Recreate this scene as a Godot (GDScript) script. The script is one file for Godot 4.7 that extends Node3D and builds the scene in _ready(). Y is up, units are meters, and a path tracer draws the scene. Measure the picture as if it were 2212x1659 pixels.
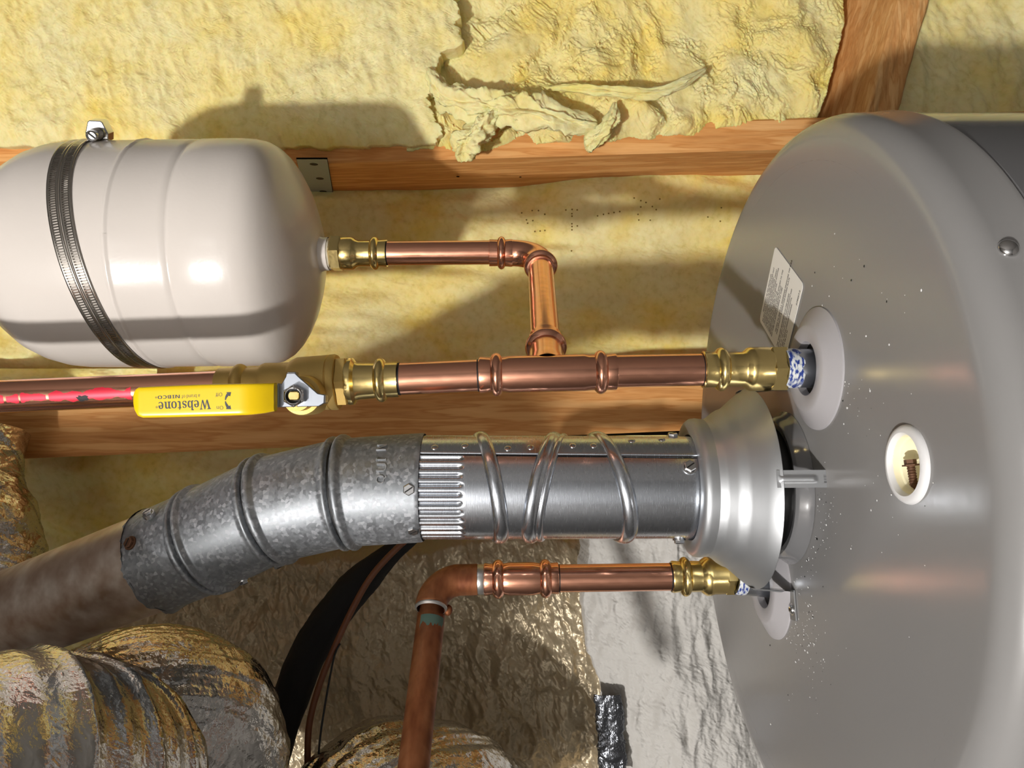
extends Node3D
# Tankless-closet plumbing above a storage water heater. The photograph was taken with the camera rolled a quarter turn,
# so every shape is written in "view axes" (x along the pipes, i.e. world down; y across; z towards the viewer) and each
# top-level node carries the quarter turn B that stands the heater upright in the y-up world.

const F := 1600.0
const B := Basis(Vector3(0, -1, 0), Vector3(1, 0, 0), Vector3(0, 0, 1))
const O := Vector3(0, 1.62, 0)

var bases := {}
var M := {}
var names := {}
var nlow := FastNoiseLite.new()
var nmid := FastNoiseLite.new()
var nfine := FastNoiseLite.new()
var ncell := FastNoiseLite.new()
var nridge := FastNoiseLite.new()

# ------------------------------------------------------------------ mesh buffer
class MB:
	var v := PackedVector3Array()
	var n := PackedVector3Array()
	var uv := PackedVector2Array()
	var c := PackedColorArray()
	var i := PackedInt32Array()
	func tri(a: Vector3, b: Vector3, d: Vector3, nn: Vector3) -> void:
		var k := v.size()
		v.append(a); v.append(b); v.append(d)
		for q in 3:
			n.append(nn); uv.append(Vector2.ZERO)
		if (b - a).cross(d - a).dot(nn) > 0:
			i.append(k); i.append(k + 2); i.append(k + 1)
		else:
			i.append(k); i.append(k + 1); i.append(k + 2)
	func poly(pts: Array, centre: Vector3) -> void:
		var nn: Vector3 = (pts[1] - pts[0]).cross(pts[2] - pts[0]).normalized()
		var m := Vector3.ZERO
		for p in pts: m += p
		m /= pts.size()
		if nn.dot(m - centre) < 0: nn = -nn
		for k in range(1, pts.size() - 1): tri(pts[0], pts[k], pts[k + 1], nn)
	# nu x nv points from fn(u, v) in 0..1; flip turns the outside round
	func grid(nu: int, nv: int, fn: Callable, wrapu := false, flip := false, col = null) -> void:
		var k := v.size()
		var p := PackedVector3Array()
		p.resize((nu + 1) * (nv + 1))
		for b in nv + 1:
			for a in nu + 1:
				p[b * (nu + 1) + a] = fn.call(float(a) / nu, float(b) / nv)
		for b in nv + 1:
			for a in nu + 1:
				var a0 := a - 1
				var a1 := a + 1
				if wrapu:
					if a0 < 0: a0 = nu - 1
					if a1 > nu: a1 = 1
				else:
					a0 = maxi(a0, 0); a1 = mini(a1, nu)
				var b0 := maxi(b - 1, 0)
				var b1 := mini(b + 1, nv)
				var du := p[b * (nu + 1) + a1] - p[b * (nu + 1) + a0]
				var dv := p[b1 * (nu + 1) + a] - p[b0 * (nu + 1) + a]
				var nn := du.cross(dv).normalized()
				if flip: nn = -nn
				v.append(p[b * (nu + 1) + a]); n.append(nn); uv.append(Vector2(float(a) / nu, float(b) / nv))
				if col != null: c.append(col.call(p[b * (nu + 1) + a]))
		for b in nv:
			for a in nu:
				var q := k + b * (nu + 1) + a
				if flip:
					i.append_array([q, q + 1, q + nu + 2, q, q + nu + 2, q + nu + 1])
				else:
					i.append_array([q, q + nu + 2, q + 1, q, q + nu + 1, q + nu + 2])
	# surface of revolution round xf.x ; prof = [Vector2(axial, radius)]; corners sharper than 35 degrees stay sharp
	func lathe(xf: Transform3D, prof: Array, segs := 48, mod = null, facets := false) -> void:
		var m := prof.size()
		var seg := []
		for k in m - 1:
			var d: Vector2 = (prof[k + 1] - prof[k])
			seg.append(Vector2(-d.y, d.x).normalized())
		for k in m - 1:
			var na: Vector2 = seg[k]
			var nb: Vector2 = seg[k]
			if k > 0 and seg[k].dot(seg[k - 1]) > 0.8: na = (seg[k] + seg[k - 1]).normalized()
			if k < m - 2 and seg[k].dot(seg[k + 1]) > 0.8: nb = (seg[k] + seg[k + 1]).normalized()
			if not facets:
				var s := v.size()
				for q in segs + 1:
					var t := TAU * q / segs
					for e in 2:
						var pr: Vector2 = prof[k + e]
						var r := pr.y
						if mod != null: r = mod.call(pr.x, t, r)
						var nn: Vector2 = na if e == 0 else nb
						v.append(xf * Vector3(pr.x, r * sin(t), r * cos(t)))
						n.append((xf.basis * Vector3(nn.x, nn.y * sin(t), nn.y * cos(t))).normalized())
						uv.append(Vector2(float(q) / segs, pr.x))
				for q in segs:
					var w := s + q * 2
					i.append_array([w, w + 2, w + 1, w + 1, w + 2, w + 3])
			else:
				for q in segs:
					var t0 := TAU * q / segs
					var t1 := TAU * (q + 1) / segs
					var pts := []
					for e in [[k, t0], [k, t1], [k + 1, t1], [k + 1, t0]]:
						var pr: Vector2 = prof[e[0]]
						pts.append(xf * Vector3(pr.x, pr.y * sin(e[1]), pr.y * cos(e[1])))
					var tm := (t0 + t1) / 2
					var nn := (xf.basis * Vector3(seg[k].x, seg[k].y * sin(tm), seg[k].y * cos(tm))).normalized()
					tri(pts[0], pts[1], pts[2], nn)
					tri(pts[0], pts[2], pts[3], nn)
	# box with chamfered edges
	func box(xf: Transform3D, s: Vector3, ch: float) -> void:
		var h := s / 2
		var ctr := xf.origin
		var ax := [Vector3.RIGHT, Vector3.UP, Vector3.BACK]
		for a in 3:
			var b := (a + 1) % 3
			var d := (a + 2) % 3
			for sg in [-1, 1]:
				var f := []
				for e in [[-1, -1], [1, -1], [1, 1], [-1, 1]]:
					f.append(xf * (ax[a] * h[a] * sg + ax[b] * (h[b] - ch) * e[0] + ax[d] * (h[d] - ch) * e[1]))
				poly(f, ctr)
			for sb in [-1, 1]:
				for sd in [-1, 1]:
					poly([xf * (ax[b] * h[b] * sb + ax[d] * (h[d] - ch) * sd - ax[a] * (h[a] - ch)), xf * (ax[b] * h[b] * sb + ax[d] * (h[d] - ch) * sd + ax[a] * (h[a] - ch)),
						xf * (ax[b] * (h[b] - ch) * sb + ax[d] * h[d] * sd + ax[a] * (h[a] - ch)), xf * (ax[b] * (h[b] - ch) * sb + ax[d] * h[d] * sd - ax[a] * (h[a] - ch))], ctr)
		for sx in [-1, 1]:
			for sy in [-1, 1]:
				for sz in [-1, 1]:
					var q := Vector3(sx, sy, sz)
					poly([xf * (q * Vector3(h.x, h.y - ch, h.z - ch)), xf * (q * Vector3(h.x - ch, h.y, h.z - ch)), xf * (q * Vector3(h.x - ch, h.y - ch, h.z))], ctr)
	# flat outline in xf's x,y, from z0 to z1, its top edge bevelled by bev
	func prism(xf: Transform3D, o: PackedVector2Array, z0: float, z1: float, bev := 0.0, smooth := false) -> void:
		if Geometry2D.is_polygon_clockwise(o): o.reverse()
		var m := o.size()
		var nn := []
		var inn := PackedVector2Array()
		for k in m:
			var d0 := (o[k] - o[(k + m - 1) % m]).normalized()
			var d1 := (o[(k + 1) % m] - o[k]).normalized()
			var a := Vector2(d0.y, -d0.x)
			var b := Vector2(d1.y, -d1.x)
			var q := (a + b).normalized()
			nn.append([a, b, q])
			inn.append(o[k] - q * bev / maxf(0.4, q.dot(a)))
		var t := Geometry2D.triangulate_polygon(o)
		for k in range(0, t.size(), 3):
			tri(xf * Vector3(inn[t[k]].x, inn[t[k]].y, z1), xf * Vector3(inn[t[k + 1]].x, inn[t[k + 1]].y, z1), xf * Vector3(inn[t[k + 2]].x, inn[t[k + 2]].y, z1), xf.basis.z)
			tri(xf * Vector3(o[t[k]].x, o[t[k]].y, z0), xf * Vector3(o[t[k + 1]].x, o[t[k + 1]].y, z0), xf * Vector3(o[t[k + 2]].x, o[t[k + 2]].y, z0), -xf.basis.z)
		for k in m:
			var w := (k + 1) % m
			var e := Vector3(nn[k][1].x, nn[k][1].y, 0)
			var na := e
			var nb := e
			if smooth:
				if nn[k][0].dot(nn[k][1]) > 0.7: na = Vector3(nn[k][2].x, nn[k][2].y, 0)
				if nn[w][0].dot(nn[w][1]) > 0.7: nb = Vector3(nn[w][2].x, nn[w][2].y, 0)
			var zt := z1 - bev
			quad4(xf, [Vector3(o[k].x, o[k].y, z0), Vector3(o[w].x, o[w].y, z0), Vector3(o[w].x, o[w].y, zt), Vector3(o[k].x, o[k].y, zt)], [na, nb, nb, na], e)
			if bev > 0:
				var up := Vector3(0, 0, 1)
				quad4(xf, [Vector3(o[k].x, o[k].y, zt), Vector3(o[w].x, o[w].y, zt), Vector3(inn[w].x, inn[w].y, z1), Vector3(inn[k].x, inn[k].y, z1)], [(na + up).normalized(), (nb + up).normalized(), (nb + up).normalized(), (na + up).normalized()], (e + up).normalized())
	func quad4(xf: Transform3D, p: Array, ns: Array, nn: Vector3) -> void:
		var k := v.size()
		for q in 4:
			v.append(xf * p[q]); n.append((xf.basis * ns[q]).normalized()); uv.append(Vector2.ZERO)
		if (p[1] - p[0]).cross(p[2] - p[0]).dot(nn) > 0:
			i.append_array([k, k + 2, k + 1, k, k + 3, k + 2])
		else:
			i.append_array([k, k + 1, k + 2, k, k + 2, k + 3])
	# rings = [[centre, plane normal, radius]]
	func loft(rings: Array, segs := 48, flip := false) -> void:
		var us := []
		var u := Vector3(0, 0, 1)
		if absf(rings[0][1].normalized().dot(u)) > 0.9: u = Vector3(0, 1, 0)
		for r in rings:
			var nn: Vector3 = r[1].normalized()
			u = (u - nn * u.dot(nn)).normalized()
			us.append([u, nn.cross(u)])
		grid(segs, rings.size() - 1, func(a, b):
			var k := int(round(b * (rings.size() - 1)))
			return rings[k][0] + (us[k][0] * cos(a * TAU) + us[k][1] * sin(a * TAU)) * rings[k][2], true, flip)
	func disc(c0: Vector3, nn: Vector3, r: float, segs := 32) -> void:
		var a := nn.cross(Vector3(0.31, 0.77, 0.55)).normalized()
		var b := nn.cross(a)
		for k in segs:
			var t0 := TAU * k / segs
			var t1 := TAU * (k + 1) / segs
			tri(c0, c0 + (a * cos(t0) + b * sin(t0)) * r, c0 + (a * cos(t1) + b * sin(t1)) * r, nn)

# ------------------------------------------------------------------ scene helpers
func P(px: float, py: float, Z: float) -> Vector3:
	return Vector3((px - 1106.0) / F * Z, (829.5 - py) / F * Z, -Z)

func numbered(s: String) -> String:
	names[s] = names.get(s, 0) + 1
	return s if names[s] == 1 else "%s_%03d" % [s, names[s] - 1]

const GROUPS := {"copper_pipe": "copper pipes of the water lines", "brass_adapter": "brass press adapters", "copper_elbow": "copper elbows", "insulation_batt": "glass wool batts", "torn_wool": "torn strips of wool on the bright batt", "flexible_duct": "foil flexible ducts", "wall_stud": "fir wall studs", "ceiling_lamp": "unseen globe lamps behind the viewer"}

func tag(o: Node, label: String, cat: String, group := "", kind := "") -> void:
	if label: o.set_meta("label", label)
	if cat: o.set_meta("category", cat)
	var base := String(o.name).trim_suffix("_" + String(o.name).get_slice("_", String(o.name).get_slice_count("_") - 1)) if String(o.name).right(3).is_valid_int() else String(o.name)
	if group == "" and GROUPS.has(base): group = GROUPS[base]
	if group: o.set_meta("group", group)
	if kind: o.set_meta("kind", kind)

func thing(called: String, label: String, cat: String, at := Vector3.ZERO, group := "", kind := "") -> Node3D:
	var o := Node3D.new()
	o.name = numbered(called)
	o.transform = Transform3D(B, O + B * at)
	add_child(o)
	bases[o] = at
	tag(o, label, cat, group, kind)
	return o

func to_mesh(mb: MB, at: Vector3) -> ArrayMesh:
	var a := []
	a.resize(Mesh.ARRAY_MAX)
	var vv := mb.v.duplicate()
	for k in vv.size(): vv[k] -= at
	a[Mesh.ARRAY_VERTEX] = vv
	a[Mesh.ARRAY_NORMAL] = mb.n
	a[Mesh.ARRAY_TEX_UV] = mb.uv
	if mb.c.size() == mb.v.size() and mb.c.size() > 0: a[Mesh.ARRAY_COLOR] = mb.c
	a[Mesh.ARRAY_INDEX] = mb.i
	var m := ArrayMesh.new()
	m.add_surface_from_arrays(Mesh.PRIMITIVE_TRIANGLES, a)
	return m

func part(parent: Node3D, called: String, mb: MB, mat: Material, label := "") -> MeshInstance3D:
	var root: Node = parent
	while not bases.has(root): root = root.get_parent()
	var mi := MeshInstance3D.new()
	mi.name = called
	mi.mesh = to_mesh(mb, bases[root])
	mi.material_override = mat
	mi.cast_shadow = GeometryInstance3D.SHADOW_CASTING_SETTING_ON
	if label: mi.set_meta("label", label)
	parent.add_child(mi, true)
	return mi

func solo(called: String, label: String, cat: String, mb: MB, mat: Material, group := "", kind := "") -> MeshInstance3D:
	var lo := mb.v[0]
	var hi := mb.v[0]
	for p in mb.v:
		lo = lo.min(p); hi = hi.max(p)
	var at := Vector3(hi.x, (lo.y + hi.y) / 2, (lo.z + hi.z) / 2)
	var mi := MeshInstance3D.new()
	mi.name = numbered(called)
	mi.mesh = to_mesh(mb, at)
	mi.material_override = mat
	mi.transform = Transform3D(B, O + B * at)
	add_child(mi)
	bases[mi] = at
	tag(mi, label, cat, group, kind)
	return mi

# an axis through two pixels at a depth; px() turns a [pixel, half width] list into a lathe profile along it
class Axis:
	var xf: Transform3D
	var xa: float
	var xb: float
	var ln: float
	var Z: float
	func prof(l: Array) -> Array:
		var r := []
		for e in l:
			if e is String: continue
			if e.size() == 4:   # bead: from, to, base half width, peak half width
				for k in 9:
					var t := k / 8.0
					r.append(Vector2((lerpf(e[0], e[1], t) - xa) / (xb - xa) * ln, (e[2] + (e[3] - e[2]) * pow(sin(t * PI), 0.75)) * Z / 1600.0))
			else:
				r.append(Vector2((e[0] - xa) / (xb - xa) * ln, e[1] * Z / 1600.0))
		return r

func axis(xa: float, ya: float, xb: float, yb: float, Za: float, Zb := -1.0) -> Axis:
	if Zb < 0: Zb = Za
	var a := P(xa, ya, Za)
	var b := P(xb, yb, Zb)
	var q := Axis.new()
	q.xf = frame(a, b)
	q.xa = xa; q.xb = xb; q.ln = a.distance_to(b); q.Z = (Za + Zb) / 2
	return q

func frame(a: Vector3, b: Vector3) -> Transform3D:
	var x := (b - a).normalized()
	var up := Vector3(0, 0, 1)
	if absf(x.dot(up)) > 0.95: up = Vector3(0, 1, 0)
	var y := up.cross(x).normalized()
	return Transform3D(Basis(x, y, x.cross(y)), a)

func lat(ax: Axis, l: Array, segs := 48, mod = null, facets := false) -> MB:
	var mb := MB.new()
	mb.lathe(ax.xf, ax.prof(l), segs, mod, facets)
	return mb

# tube along points, radius from rad(s 0..1, angle, point)
func tube(pts: Array, rad: Callable, nu: int, nv: int, col = null) -> MB:
	var cv := Curve3D.new()
	for k in pts.size():
		var t := Vector3.ZERO
		if k > 0 and k < pts.size() - 1: t = (pts[k + 1] - pts[k - 1]) / 6.0
		cv.add_point(pts[k], -t, t)
	cv.bake_interval = 0.003
	var L := cv.get_baked_length()
	var cs := []
	for b in nv + 1: cs.append(cv.sample_baked(L * b / nv, true))
	var us := []
	var u := Vector3(0.1, 0.2, 1).normalized()
	for b in nv + 1:
		var t: Vector3 = (cs[mini(b + 1, nv)] - cs[maxi(b - 1, 0)]).normalized()
		u = (u - t * u.dot(t)).normalized()
		us.append([u, t.cross(u)])
	var mb := MB.new()
	mb.grid(nu, nv, func(a, b):
		var k := int(round(b * nv))
		var d: Vector3 = us[k][0] * cos(a * TAU) + us[k][1] * sin(a * TAU)
		return cs[k] + d * rad.call(b, a * TAU, cs[k] + d * 0.05), true, false, col)
	return mb

func tube_caps(mb: MB, nu: int, nv: int) -> void:   # closes both ends of the tube just made
	for e in [0, nv]:
		var c0 := Vector3.ZERO
		var s: int = e * (nu + 1)
		for k in nu: c0 += mb.v[s + k]
		c0 /= nu
		var inner := (mb.v[(1 if e == 0 else nv - 1) * (nu + 1)] + mb.v[(1 if e == 0 else nv - 1) * (nu + 1) + nu / 2]) / 2
		for k in nu: mb.tri(c0, mb.v[s + k], mb.v[s + k + 1], (c0 - inner).normalized())

func mat(c: Color, rough: float, metal := 0.0, spec := 0.5) -> StandardMaterial3D:
	var m := StandardMaterial3D.new()
	m.albedo_color = c
	m.roughness = rough
	m.metallic = metal
	m.metallic_specular = spec
	return m

func noise_tex(size: int, freq: float, oct: int, cols: Array, type := FastNoiseLite.TYPE_SIMPLEX_SMOOTH, sd := 1, normal := 0.0, ret := -1, ridged := false) -> NoiseTexture2D:
	var nz := FastNoiseLite.new()
	nz.noise_type = type
	nz.seed = sd
	nz.frequency = freq
	nz.fractal_type = FastNoiseLite.FRACTAL_FBM if oct > 1 else FastNoiseLite.FRACTAL_NONE
	nz.fractal_octaves = oct
	if ridged: nz.fractal_type = FastNoiseLite.FRACTAL_RIDGED
	if ret >= 0: nz.cellular_return_type = ret
	var t := NoiseTexture2D.new()
	t.width = size; t.height = size
	t.seamless = true
	t.noise = nz
	t.generate_mipmaps = false
	if normal > 0:
		t.as_normal_map = true
		t.bump_strength = normal
	elif cols.size() > 0:
		var g := Gradient.new()
		g.offsets = PackedFloat32Array(cols.map(func(e): return e[0]))
		g.colors = PackedColorArray(cols.map(func(e): return e[1]))
		t.color_ramp = g
	return t

func tri_map(m: StandardMaterial3D, s: Vector3) -> StandardMaterial3D:
	m.uv1_triplanar = true
	m.uv1_scale = s
	m.uv1_triplanar_sharpness = 4.0
	return m

func make_materials() -> void:
	var W := Color.WHITE
	# glass wool
	var wool := mat(Color(1, 1, 1), 1.0, 0.0, 0.2)
	wool.vertex_color_use_as_albedo = true
	wool.albedo_texture = noise_tex(1024, 0.012, 5, [[0.0, Color(0.92, 0.90, 0.80)], [0.45, Color(0.98, 0.97, 0.93)], [1.0, Color(1, 1, 1)]], FastNoiseLite.TYPE_SIMPLEX_SMOOTH, 4)
	wool.normal_enabled = true
	wool.normal_texture = noise_tex(1024, 0.02, 5, [], FastNoiseLite.TYPE_SIMPLEX_SMOOTH, 9, 7.0)
	wool.normal_scale = 0.3
	wool.subsurf_scatter_enabled = true
	wool.subsurf_scatter_strength = 0.35
	M.wool = tri_map(wool, Vector3(6, 6, 6))
	# fir studs: grain runs along x
	for e in [["wood", Color(1, 0.97, 0.93)], ["wood_old", Color(0.97, 0.98, 0.98)]]:
		var w := mat(e[1], 0.62, 0.0, 0.35)
		w.albedo_texture = noise_tex(1024, 0.006, 4, [[0.0, Color(0.74, 0.50, 0.28)], [0.35, Color(0.86, 0.64, 0.40)], [0.5, Color(0.81, 0.57, 0.33)], [0.62, Color(0.89, 0.68, 0.44)], [1.0, Color(0.93, 0.74, 0.51)]], FastNoiseLite.TYPE_SIMPLEX_SMOOTH, 21 if e[0] == "wood" else 33)
		w.normal_enabled = true
		w.normal_texture = noise_tex(512, 0.03, 3, [], FastNoiseLite.TYPE_SIMPLEX, 5, 3.0)
		w.normal_scale = 0.35
		M[e[0]] = tri_map(w, Vector3(0.8, 11, 11) if e[0] == "wood" else Vector3(14, 2.0, 14))
	# metals
	var scratch := noise_tex(512, 0.02, 4, [[0.0, Color(0.55, 0.55, 0.55)], [1.0, W]], FastNoiseLite.TYPE_SIMPLEX, 8)
	var cu := mat(Color(0.95, 0.69, 0.57), 0.24, 1.0)
	cu.roughness_texture = scratch
	M.copper = tri_map(cu, Vector3(5, 12, 12))
	var cd := mat(Color(0.60, 0.39, 0.25), 0.55, 0.6)
	cd.albedo_texture = noise_tex(512, 0.012, 5, [[0.0, Color(0.62, 0.50, 0.42)], [0.5, Color(0.9, 0.85, 0.8)], [0.72, W], [1.0, Color(0.8, 0.8, 0.85)]], FastNoiseLite.TYPE_SIMPLEX_SMOOTH, 14)
	M.copper_old = tri_map(cd, Vector3(9, 4, 9))
	var br := mat(Color(0.92, 0.82, 0.55), 0.26, 1.0)
	br.roughness_texture = scratch
	M.brass = tri_map(br, Vector3(20, 20, 20))
	var bc := mat(Color(0.86, 0.73, 0.44), 0.50, 0.85)
	bc.normal_enabled = true
	bc.normal_texture = noise_tex(512, 0.12, 3, [], FastNoiseLite.TYPE_SIMPLEX, 6, 4.0)
	bc.normal_scale = 0.35
	M.brass_cast = tri_map(bc, Vector3(25, 25, 25))
	var gv := mat(Color(0.80, 0.82, 0.85), 0.30, 1.0)
	gv.roughness_texture = noise_tex(512, 0.03, 4, [[0.0, Color(0.6, 0.6, 0.6)], [1.0, W]], FastNoiseLite.TYPE_SIMPLEX, 18)
	M.galv = tri_map(gv, Vector3(60, 6, 6))
	var sp := mat(Color(0.76, 0.77, 0.78), 0.62, 0.75)
	sp.albedo_texture = noise_tex(1024, 0.028, 1, [[0.0, Color(0.66, 0.67, 0.68)], [0.45, Color(0.73, 0.74, 0.75)], [0.75, Color(0.78, 0.79, 0.80)], [1.0, Color(0.92, 0.92, 0.93)]], FastNoiseLite.TYPE_CELLULAR, 3, 0.0, FastNoiseLite.RETURN_CELL_VALUE)
	sp.roughness_texture = noise_tex(1024, 0.028, 1, [[0.0, Color(0.7, 0.7, 0.7)], [1.0, W]], FastNoiseLite.TYPE_CELLULAR, 3, 0.0, FastNoiseLite.RETURN_CELL_VALUE)
	M.spangle = tri_map(sp, Vector3(16, 16, 16))
	var al := mat(Color(0.70, 0.71, 0.72), 0.48, 0.92)
	al.normal_enabled = true
	al.normal_texture = noise_tex(512, 0.15, 2, [], FastNoiseLite.TYPE_SIMPLEX, 16, 2.0)
	al.normal_scale = 0.25
	M.hood = tri_map(al, Vector3(30, 30, 30))
	var fl := mat(Color(0.90, 0.86, 0.81), 0.42, 0.75)
	fl.albedo_texture = noise_tex(512, 0.01, 4, [[0.0, Color(0.72, 0.62, 0.55)], [1.0, W]], FastNoiseLite.TYPE_SIMPLEX, 26)
	M.flue = tri_map(fl, Vector3(6, 6, 6))
	M.steel = mat(Color(0.80, 0.80, 0.80), 0.22, 1.0)
	M.lever = mat(Color(0.62, 0.64, 0.67), 0.36, 1.0)
	M.zinc = mat(Color(0.72, 0.74, 0.77), 0.28, 1.0)
	M.stainless = mat(Color(0.72, 0.70, 0.67), 0.20, 1.0)
	M.chrome = mat(Color(0.88, 0.88, 0.88), 0.08, 1.0)
	M.plate = mat(Color(0.62, 0.66, 0.68), 0.5, 0.3)
	M.dark = mat(Color(0.04, 0.04, 0.04), 0.6)
	M.black = mat(Color(0.035, 0.035, 0.04), 0.45)
	M.foam = mat(Color(0.055, 0.05, 0.05), 0.85)
	M.rust = mat(Color(0.42, 0.30, 0.22), 0.6, 0.5)
	M.solder = mat(Color(0.75, 0.74, 0.72), 0.35, 0.9)
	M.verdigris = mat(Color(0.33, 0.42, 0.37), 0.8, 0.1)
	# paint and plastics
	var ep := mat(Color(0.86, 0.83, 0.80), 0.22, 0.0, 0.5)
	ep.normal_enabled = true
	ep.normal_texture = noise_tex(512, 0.03, 2, [], FastNoiseLite.TYPE_SIMPLEX_SMOOTH, 12, 2.0)
	ep.normal_scale = 0.10
	M.enamel = tri_map(ep, Vector3(14, 14, 14))
	var gp := mat(Color(0.55, 0.545, 0.54), 0.24, 0.0, 0.5)
	gp.roughness_texture = noise_tex(512, 0.02, 4, [[0.0, Color(0.75, 0.75, 0.75)], [1.0, W]], FastNoiseLite.TYPE_SIMPLEX, 42)
	gp.normal_enabled = true
	gp.normal_texture = noise_tex(512, 0.02, 2, [], FastNoiseLite.TYPE_SIMPLEX_SMOOTH, 13, 1.0)
	gp.normal_scale = 0.06
	M.grey_paint = tri_map(gp, Vector3(10, 10, 10))
	M.jacket = mat(Color(0.43, 0.43, 0.435), 0.12, 0.0, 0.6)
	M.plastic = mat(Color(0.66, 0.65, 0.66), 0.45)
	M.cap_white = mat(Color(0.90, 0.90, 0.90), 0.35)
	M.cap_cream = mat(Color(0.97, 0.94, 0.80), 0.5)
	M.paper = mat(Color(0.93, 0.92, 0.89), 0.6)
	M.ink = mat(Color(0.16, 0.15, 0.15), 0.8)
	M.yellow = mat(Color(0.95, 0.80, 0.06), 0.30)
	M.grey_print = mat(Color(0.26, 0.27, 0.30), 0.6)
	M.red = mat(Color(0.85, 0.16, 0.25), 0.40, 0.3)
	M.tape = mat(Color(0.80, 0.78, 0.72), 0.7)
	var bt := mat(W, 0.5)
	bt.albedo_texture = noise_tex(256, 0.02, 3, [[0.0, Color(0.10, 0.16, 0.42)], [0.40, Color(0.14, 0.24, 0.55)], [0.48, Color(0.72, 0.74, 0.76)], [1.0, Color(0.90, 0.90, 0.88)]], FastNoiseLite.TYPE_SIMPLEX, 2)
	M.sealant = tri_map(bt, Vector3(60, 25, 25))
	# foils
	var fo := mat(Color(0.86, 0.85, 0.83), 0.17, 1.0)
	fo.normal_enabled = true
	fo.normal_texture = noise_tex(1024, 0.008, 4, [], FastNoiseLite.TYPE_SIMPLEX_SMOOTH, 7, 12.0, -1, true)
	fo.normal_scale = 0.45
	M.foil = tri_map(fo, Vector3(10, 10, 10))
	var fs := mat(Color(0.74, 0.68, 0.57), 0.44, 0.6)
	fs.normal_enabled = true
	fs.normal_texture = fo.normal_texture
	fs.normal_scale = 0.45
	M.foil_sheet = tri_map(fs, Vector3(4, 4, 4))
	var ws := mat(Color(0.74, 0.73, 0.71), 0.75, 0.0, 0.25)
	ws.normal_enabled = true
	ws.normal_texture = noise_tex(512, 0.02, 4, [], FastNoiseLite.TYPE_SIMPLEX, 27, 5.0)
	ws.normal_scale = 0.5
	M.tape_dark = tri_map(mat(Color(0.42, 0.43, 0.45), 0.22, 0.9), Vector3.ONE)
	M.white_wrap = tri_map(ws, Vector3(7, 7, 7))
	M.cable = mat(Color(0.42, 0.24, 0.13), 0.5)
	M.wall_dark = mat(Color(0.42, 0.41, 0.40), 0.9)
	M.plaster = mat(Color(0.56, 0.56, 0.56), 0.9)

func setup_noise() -> void:
	for e in [[nlow, 5.0, 3, 11], [nmid, 22.0, 3, 12], [nfine, 130.0, 3, 13], [nridge, 16.0, 4, 15]]:
		e[0].noise_type = FastNoiseLite.TYPE_SIMPLEX_SMOOTH
		e[0].frequency = e[1]
		e[0].fractal_type = FastNoiseLite.FRACTAL_FBM
		e[0].fractal_octaves = e[2]
		e[0].seed = e[3]
	nridge.fractal_type = FastNoiseLite.FRACTAL_RIDGED
	nmid.domain_warp_enabled = true
	nmid.domain_warp_amplitude = 0.03
	nmid.domain_warp_frequency = 9.0
	ncell.noise_type = FastNoiseLite.TYPE_CELLULAR
	ncell.frequency = 22.0
	ncell.seed = 5
	ncell.cellular_return_type = FastNoiseLite.RETURN_DISTANCE2_SUB
	ncell.fractal_type = FastNoiseLite.FRACTAL_NONE
	ncell.domain_warp_enabled = true
	ncell.domain_warp_amplitude = 0.02
	ncell.domain_warp_frequency = 12.0

# ------------------------------------------------------------------ the scene
func _ready() -> void:
	var cam := Camera3D.new()
	cam.name = "camera"
	cam.transform = Transform3D(B, O)
	cam.fov = rad_to_deg(2.0 * atan(829.5 / F))
	cam.near = 0.02
	cam.far = 20.0
	add_child(cam)
	cam.current = true
	var env := Environment.new()
	env.background_mode = Environment.BG_COLOR
	env.background_color = Color(0.02, 0.02, 0.02)
	env.tonemap_mode = Environment.TONE_MAPPER_LINEAR
	env.tonemap_exposure = 1.0
	env.sdfgi_enabled = true
	env.ssao_enabled = true
	env.ssil_enabled = true
	var we := WorldEnvironment.new()
	we.name = "world_environment"
	we.environment = env
	add_child(we)
	make_materials()
	setup_noise()
	unseen_globe("ceiling_lamp", "unseen bright globe lamp out of view behind the viewer, placed to light from the lower left", Vector3(-1.03, -0.98, 1.60), 6.2, 0.06, 12.0)  # unseen main lamp, placed to throw light from the lower left
	unseen_globe("ceiling_lamp", "dimmer added fill lamp, an unseen globe straight behind the viewer", Vector3(-0.70, 0.15, 0.90), 0.05, 0.12, 0.2)  # added fill lamp, softens the shade a little
	room()
	framing()
	insulation()
	heater()
	draft_hood()
	vent()
	main_line()
	branch_line()
	expansion_tank()
	return_line()
	ducts()
	cables()
	specks()

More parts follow.
